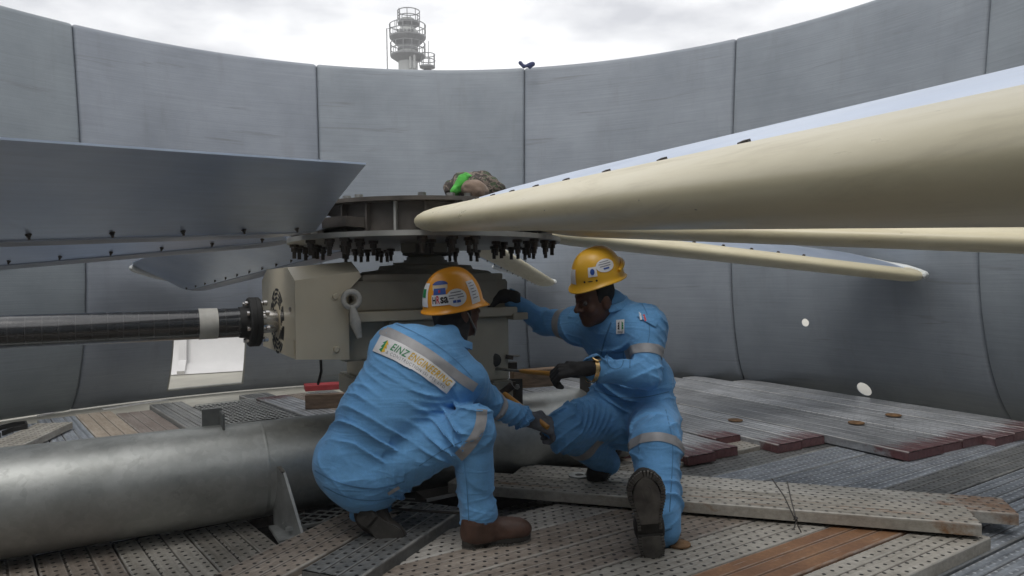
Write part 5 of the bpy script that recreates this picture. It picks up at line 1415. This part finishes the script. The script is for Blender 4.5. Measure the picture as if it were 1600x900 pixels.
# chin strap
for (a, b) in (((0.084, 0.005, 0.0), (0.058, 0.045, -0.085)), ((0.084, 0.03, 0.02), (0.062, 0.045, -0.075)), ((-0.084, 0.0, 0.0), (-0.058, 0.045, -0.085))):
    q = lambda t: hc1 + l1 * t[0] + f1 * t[1] + u1 * t[2]
    MB().bar(q(a), q(b), 0.014, 0.004, l1.cross(q(b) - q(a))).build('chin_strap', 'strap', hel1)
    MB().bar(q(b), hc1 + f1 * 0.072 - u1 * 0.122, 0.014, 0.004, f1).build('chin_strap', 'strap', hel1)
bv1 = bvh_of(cov1)
path_strip(cov1, bv1, [(590, 514), (606, 519), (630, 530), (660, 547), (690, 568), (718, 590), (743, 606)], 15, off=0.004)
path_strip(cov1, bv1, [(753, 640), (752, 662), (744, 682), (728, 703), (716, 714)], 17, n=24)
ring_strip(w1, cov1, elR, wrR, 0.05, 0.26, 0.10)
# name patch on the back
c00, c10, c11, c01 = Vector((596, 524)), Vector((712, 597)), Vector((697, 615)), Vector((583, 549))
cen = (Vector((655, 553)), Vector((640, 576)))
def patch(u, v):
    top = (1 - u) ** 2 * c00 + 2 * u * (1 - u) * (2 * cen[0] - 0.5 * (c00 + c10)) + u * u * c10
    bot = (1 - u) ** 2 * c01 + 2 * u * (1 - u) * (2 * cen[1] - 0.5 * (c01 + c11)) + u * u * c11
    q = top.lerp(bot, v); return q.x, q.y
np_ = drape_px('name_patch', bv1, patch, 40, 8, 'white', cov1, 0.007)
def sm_(o, it=12):
    bm = bmesh.new(); bm.from_mesh(o.data)
    for _ in range(it): bmesh.ops.smooth_vert(bm, verts=bm.verts[:], factor=0.5, use_axis_x=True, use_axis_y=True, use_axis_z=True)
    bm.to_mesh(o.data); bm.free()
bvp = bvh_of(np_)
def px_mesh(name, pts, fs, bvh, mat, parent, off):
    vs = []; eye = Vector((0, 0, HC))
    for (px, py) in pts:
        d = ray(px, py).normalized(); h, nrm, _, _ = bvh.ray_cast(eye, d)
        if h is None: h, nrm, _, _ = bvh.find_nearest(eye + d * 3.0)
        vs.append(h - d * off)
    mesh_obj(name, vs, fs, mat, parent)
def patch_text(txt, u0, u1, v0, v1, mat, **kw):
    v, f = refine(*text_mesh(txt, **kw), n=1); px_mesh('lettering', [patch(u0 + a * (u1 - u0), v1 + b * (v0 - v1)) for a, b in v], [list(q) for q in f], bvp, mat, np_, 0.002)
patch_text('EINZ', 0.175, 0.40, 0.14, 0.56, 'p_green', shear=0.25, bold=0.012, space=1.12)
patch_text('ENGINEERING', 0.415, 0.975, 0.10, 0.56, 'p_yellow', shear=0.25, bold=0.012, space=1.12)
patch_text('& CONSTRUCTION (S) PTE LTD.', 0.15, 0.965, 0.66, 0.90, 'p_grey', space=1.25)
def tree_logo(u0, u1, v0, v1):
    return [(a, b) for a, b in (((u0 + u1) / 2, v0), (u1, v0 + (v1 - v0) * .32), (u0 + (u1 - u0) * .72, v0 + (v1 - v0) * .32), (u1, v0 + (v1 - v0) * .62), (u0 + (u1 - u0) * .7, v0 + (v1 - v0) * .62), (u1, v0 + (v1 - v0) * .86), ((u0 + u1) / 2, v1))]
half = tree_logo(0.055, 0.135, 0.12, 0.88); mid = 0.095
for pts_, mt_ in ((half, 'p_yellow'), ([(2 * mid - a, b) for a, b in half], 'p_green')):
    v, f = refine(pts_, [tuple(range(len(pts_)))], 1); px_mesh('emblem', [patch(a, b) for a, b in v], [list(q) for q in f], bvp, mt_, np_, 0.002)
# pocket flap line and belt seam
path_strip(cov1, bv1, [(492, 735), (520, 752), (560, 763), (600, 764), (632, 752)], 2.2, 'seam', 30, 'belt_seam', 0.002)
for pp in ([(618, 506), (650, 520), (686, 541), (716, 566), (738, 590)], [(505, 760), (540, 778), (585, 784), (620, 775)], [(655, 728), (690, 704), (722, 690)], [(722, 700), (728, 740), (731, 780), (733, 822)], [(724, 816), (750, 822), (774, 816)]):
    path_strip(cov1, bv1, pp, 1.6, 'seam', 30, 'seam', 0.0015)
path_strip(cov1, bv1, [(606, 772), (617, 765), (624, 761)], 5, 'strip', 8, 'pocket_tab', 0.004)
glove(w1, 'glove_grey', wrR + N3(wrR - elR) * 0.055, (0.85, 0.2, -0.3), (0.0, 0.55, -0.8), 1, [1.15, 1.2, 1.2, 1.15], sc=1.25)
glove(w1, 'glove', wrL + N3(wrL - elL) * 0.035, (0.9, 0.3, 0.0), (0, 0.5, -1), 1, [0.9] * 4)
hlR = gnd(722, 856, 0.102); toR = gnd(829, 842, 0.102)
boot(w1, hlR, toR - hlR, (0, 0, 1), 'boot_brown', 0.135, (toR - hlR).length, 0.105, True)
boot(w1, A(562, 800, 2.86), A(614, 848, 2.87) - A(562, 800, 2.86), (-0.6, 0.55, 0.55), 'boot_dark', 0.13, 0.22, 0.11, False)
# hammer in his right hand
hw = wrR + N3(wrR - elR) * 0.12
hm = thing('hammer', 'hammer with an amber handle held in the right hand of the crouching worker', 'hammer', tuple(A(815, 640, 3.5)))
MB().tube([A(788, 616, 3.45), A(812, 634, 3.38), A(856, 668, 3.27)], [0.015, 0.013, 0.012], 12).build('handle', 'yellow_handle', hm, 40)
MB().tube([A(775, 622, 3.46), A(788, 612, 3.46), A(801, 602, 3.46)], [0.022, 0.018, 0.020], 12).build('head', 'bolt', hm, 40)

# ---- worker kneeling, facing left
w2 = thing('person', 'worker in blue coverall and yellow helmet kneeling with one boot sole towards the camera', 'person', tuple(gnd(985, 790, 0.12)), 'workers in blue coveralls')
pel2 = A(993, 652, 3.60); wst2 = A(992, 598, 3.56); ch2 = A(970, 530, 3.50); nk2 = A(957, 480, 3.46)
sp2 = N3(ch2 - pel2); fc2 = Vector((-0.62, -0.78, 0)); fc2 = N3(fc2 - sp2 * fc2.dot(sp2)); lf2 = sp2.cross(fc2)      # lf2: to his left
if lf2.x < 0: lf2 = -lf2
sR2 = A(905, 507, 3.64); eR2 = A(850, 504, 3.80); wR2 = A(799, 469, 3.70)
sL2 = A(1010, 508, 3.38); eL2 = A(1010, 585, 3.27); wL2 = A(928, 578, 3.17)
hR2 = A(952, 648, 3.60); kR2 = A(884, 672, 3.40); aR2 = A(948, 724, 3.64)
hL2 = A(1020, 652, 3.50); kL2 = A(1024, 694, 3.14); aL2 = A(1030, 806, 2.93)
s2 = Suit()
s2.blob(pel2, (lf2, sp2, fc2), (0.200, 0.155, 0.175), 0.06, (0.08, 0.008, sp2))
s2.blob(wst2, (lf2, sp2, fc2), (0.195, 0.17, 0.165), 0.07, (0.07, 0.011, sp2))
s2.blob(ch2, (lf2, sp2, fc2), (0.195, 0.185, 0.130), 0.07, (0.11, 0.006, sp2))
s2.limb(sR2, A(950, 505, 3.5), 0.085, 0.09, 0.05); s2.limb(sL2, A(965, 500, 3.47), 0.088, 0.09, 0.05)
s2.limb(A(960, 498, 3.48), A(954, 476, 3.45), 0.085, 0.076, 0.03)
s2.limb(sR2, eR2, 0.076, 0.058, 0.05, (0.055, 0.010)); s2.limb(eR2, wR2, 0.056, 0.044, 0.025, (0.05, 0.008))
s2.limb(sL2, eL2, 0.082, 0.064, 0.05, (0.055, 0.012)); s2.limb(eL2, wL2, 0.064, 0.049, 0.025, (0.045, 0.011))
s2.limb(hR2, kR2, 0.130, 0.102, 0.06, (0.06, 0.013)); s2.limb(kR2, aR2, 0.086, 0.068, 0.03, (0.06, 0.010))
s2.limb(hL2, kL2, 0.124, 0.104, 0.05, (0.06, 0.013)); s2.limb(kL2, aL2, 0.102, 0.080, 0.04, (0.07, 0.012)); s2.limb(aL2, A(1036, 828, 2.91), 0.074, 0.068, 0.03, (0.04, 0.007))
cov2 = sdf_obj('coverall', s2.fn(), s2.pts(), 0.16, 0.0058, 'blue', w2)
hc2 = A(929, 467, 3.40); l2, f2, u2 = frame_of((-0.17, -0.22, 1.0), (-0.86, -0.45, -0.30))
hs2 = head_sdf(hc2, l2, f2, u2); bf2 = s2.fn(0.03, False)
def body2(P): return smin(smin(bf2(P), hs2(P), 0.01), capsule(P, nk2, hc2 - u2 * 0.05 - f2 * 0.02, 0.064, 0.06), 0.03)
sdf_obj('body', body2, s2.pts() + [hc2 + Vector((0, 0, 0.15))], 0.14, 0.0070, 'skin', w2)
q2 = lambda x, y, z: hc2 + l2 * x + f2 * y + u2 * z
def hr2(P):
    d = ellip(P, q2(0, -0.012, 0.035), (l2, f2, u2), (0.079, 0.094, 0.098))
    c1 = (P - np.array(list(q2(0, 0.03, 0)), np.float32)) @ np.array(list(f2), np.float32); c2_ = -((P - np.array(list(q2(0, 0, -0.045)), np.float32)) @ np.array(list(u2), np.float32))
    return np.maximum(np.maximum(d, c1), c2_)
sdf_obj('hair', hr2, [hc2], 0.15, 0.007, 'hair', w2)
for s in (-1, 1):
    MB().lathe(q2(s * 0.032, 0.074, 0.004), f2, [(0.012, 0), (0.009, 0.007), (0.001, 0.011)], 12).build('eye', 'eye', w2, 60)
hel2, sf2 = helmet(w2, A(934, 433, 3.395), l2, f2, u2, 'helmet_y', 0.110, 0.130, 0.142, 0.010)
def az2(v): return math.atan2(v.dot(l2), v.dot(f2))
st, mq = sticker(hel2, sf2, az2(Vector((0.35, -1, 0))), R(30), 0.085, 0.058, 'white', 'oval', off=0.002)
uq = lambda x, y: mq(x, y) + (mq(x, y) - hc2).normalized() * 0.0012
marks(st, uq, [(-0.024, 0.014, 0.046), (-0.03, 0.004, 0.058), (-0.026, -0.006, 0.05)], 'p_grey', 0.0035); marks(st, uq, [(-0.012, -0.018, 0.026)], 'p_blue', 0.007)
sticker(hel2, sf2, az2(Vector((-0.22, -1, 0))), R(22), 0.04, 0.04, 'white', off=0.002); sticker(hel2, sf2, az2(Vector((-0.22, -1, 0))), R(22), 0.02, 0.026, 'p_blue', 'oval', off=0.0032)
sticker(hel2, sf2, az2(Vector((-1, -0.35, 0))), R(14), 0.07, 0.06, 'white', off=0.002)
for dx in (-0.62, -0.35, -0.1):
    sticker(hel2, sf2, az2(Vector((dx, -1, 0))), R(5), 0.010 if dx != -0.35 else 0.026, 0.008 if dx != -0.35 else 0.004, 'p_black', 'oval', off=0.001, name='vent_hole')
# rear band of the helmet
m = MB(); m.tube([sf2(math.pi + a, R(8 + 14 * math.cos(a * 1.1)), 0.006) for a in [R(-70 + 140 * k / 20) for k in range(21)]], 0.010, 8); m.build('rear_band', 'helmet_y', hel2, 50)
bv2 = bvh_of(cov2)
ring_strip(w2, cov2, sR2, eR2, 0.30, 0.50, 0.115); ring_strip(w2, cov2, sL2, eL2, 0.50, 0.68, 0.105)
ring_strip(w2, cov2, kL2, aL2, 0.02, 0.14, 0.15)
ring_strip(w2, cov2, kR2, aR2, 0.28, 0.44, 0.11)
# chest badge
cb0 = [(963, 500), (976, 499), (976, 521), (963, 522)]
def cbq(u, v):
    a = Vector(cb0[0]).lerp(Vector(cb0[1]), u); b = Vector(cb0[3]).lerp(Vector(cb0[2]), u); q = a.lerp(b, v); return q.x, q.y
bd = drape_px('chest_badge', bv2, cbq, 8, 10, 'white', cov2, 0.006); bvb = bvh_of(bd)
half = tree_logo(0.42, 0.86, 0.10, 0.72); mid = 0.5
for pts_, mt_ in ((half, 'p_green'), ([(2 * mid - a, b) for a, b in half], 'p_black')):
    v, f = refine(pts_, [tuple(range(len(pts_)))], 1); px_mesh('emblem', [cbq(a, b) for a, b in v], [list(q) for q in f], bvb, mt_, bd, 0.002)
v, f = refine(*text_mesh('EINZ', 0.1, 0.03), n=0); px_mesh('lettering', [cbq(0.15 + a * 0.7, 0.94 - b * 0.14) for a, b in v], [list(q) for q in f], bvb, 'p_grey', bd, 0.002)
# sleeve pocket flap with pens, chest pocket seam, collar
path_strip(cov2, bv2, [(998, 490), (1012, 499), (1026, 507)], 9, 'blue', 14, 'pocket_flap', 0.008)
path_strip(cov2, bv2, [(1000, 488), (1002, 500)], 3, 'white', 5, 'pen', 0.008); path_strip(cov2, bv2, [(1006, 492), (1009, 502)], 3, 'p_red', 5, 'pen', 0.008)
path_strip(cov2, bv2, [(955, 504), (945, 530), (938, 560), (932, 600)], 2.4, 'seam', 24, 'zip_placket', 0.003)
for pp in ([(930, 610), (965, 622), (1005, 622), (1045, 612)], [(1000, 470), (1012, 490), (1016, 520), (1010, 545)], [(985, 545), (984, 575)], [(948, 548), (949, 572), (962, 578), (974, 572), (974, 549)], [(1040, 640), (1052, 690), (1050, 740), (1046, 800)], [(1014, 822), (1035, 832), (1050, 826)]):
    path_strip(cov2, bv2, pp, 1.6, 'seam', 30, 'seam', 0.0015)
path_strip(cov2, bv2, [(948, 545), (962, 552), (975, 549)], 3, 'seam', 12, 'pocket_flap', 0.004)
def ring_collar(parent, c, ax, r, hgt, front):
    l_, f_, u_ = frame_of(ax, front); vs, fs = [], []; K = 26
    for (rr, hh_) in ((r + .004, -0.01), (r + 0.010, hgt), (r + 0.016, hgt), (r + 0.024, hgt * 0.35)):
        for k in range(K):
            a = R(-155) + R(310) * k / (K - 1) + math.pi; p = c + (f_ * math.cos(a) + l_ * math.sin(a)) * rr + u_ * hh_; vs.append(p)
    for i in range(3):
        for k in range(K - 1): fs.append((i * K + k, i * K + k + 1, (i + 1) * K + k + 1, (i + 1) * K + k))
    mesh_obj('collar', vs, fs, 'blue', parent, smooth=True)
ring_collar(cov2, A(955, 483, 3.455), sp2, 0.070, 0.045, fc2)
ring_collar(cov1, A(704, 543, 3.07), N3(Vector((0.3, 0.15, 1))), 0.068, 0.045, fw)
glove(w2, 'glove', wR2 + N3(wR2 - eR2) * 0.04, (-0.86, -0.1, 0.22), (-0.2, 0.85, -0.55), 1, [1.1, 1.2, 1.25, 1.3], sc=1.2)
glove(w2, 'glove', wL2 + N3(wL2 - eL2) * 0.055, (-0.95, 0.05, -0.05), (-0.1, 0.5, -1), -1, [1.0, 1.05, 1.1, 1.15], sc=1.12)
wt = MB(); wc = wL2 + N3(wL2 - eL2) * 0.012; wax = N3(wL2 - eL2)
wt.lathe(wc, wax, [(0.056, -0.010), (0.058, -0.010), (0.058, 0.010), (0.056, 0.010)], 28); wo = wt.build('watch_strap', 'gold', w2, 40)
wn = N3(Vector((-0.1, -0.55, 0.85))); wn = N3(wn - wax * wn.dot(wax))
MB().lathe(wc + wn * 0.056, wn, [(0.001, 0), (0.020, 0), (0.021, 0.008), (0.017, 0.010), (0.0165, 0.008), (0.001, 0.008)], 24).build('watch_case', 'gold', wo, 30)
MB().lathe(wc + wn * 0.056, wn, [(0.016, 0.0086), (0.001, 0.0087)], 24).build('watch_dial', 'p_black', wo)
hl2 = A(1021, 874, 2.77); to2 = A(1007, 736, 2.70)
boot(w2, hl2, to2 - hl2, (0.10, 1, 0.05), 'boot_dark', 0.16, (to2 - hl2).length, 0.155)
boot(w2, A(968, 700, 3.72), A(945, 746, 3.62) - A(968, 700, 3.72), (-0.75, -0.35, 0.15), 'boot_dark', 0.13, 0.24, 0.105)
# bar with amber grip in his left hand
br = thing('pry_bar', 'long steel bar with an amber grip reaching from the clamp to the kneeling worker\'s hand', 'bar', tuple(A(820, 580, 3.5)))
b0, b1 = A(772, 576, 3.66), A(905, 588, 3.16); pb = lambda t: b0.lerp(b1, t)
MB().tube([pb(0), pb(0.35)], 0.007, 10).build('rod', 'bolt_bright', br, 40); MB().tube([pb(0.34), pb(0.38), pb(0.78), pb(0.8)], [0.007, 0.011, 0.012, 0.010], 10).build('grip', 'yellow_handle', br, 40)
MB().tube([pb(0.8), pb(1.0)], 0.009, 10).build('end', 'bolt', br, 40)

# ================================================================== HAZE (thin volume added for a veil of glare; it also fades the far tower)
hz = MB().box((0, 60, 4.0), (1, 0, 0), (0, 1, 0), (0, 0, 1), 190, 190, 38.0)
hm_ = bpy.data.materials.new('pale_haze'); hm_.use_nodes = True; t_ = hm_.node_tree; t_.nodes.clear()
o_ = t_.nodes.new('ShaderNodeOutputMaterial'); pv_ = t_.nodes.new('ShaderNodeVolumePrincipled')
pv_.inputs['Color'].default_value = (0.95, 0.95, 0.96, 1); pv_.inputs['Density'].default_value = 0.003
t_.links.new(pv_.outputs[0], o_.inputs['Volume'])
h_ = hz.build('haze', None); h_.data.materials.append(hm_); h_['kind'] = 'stuff'
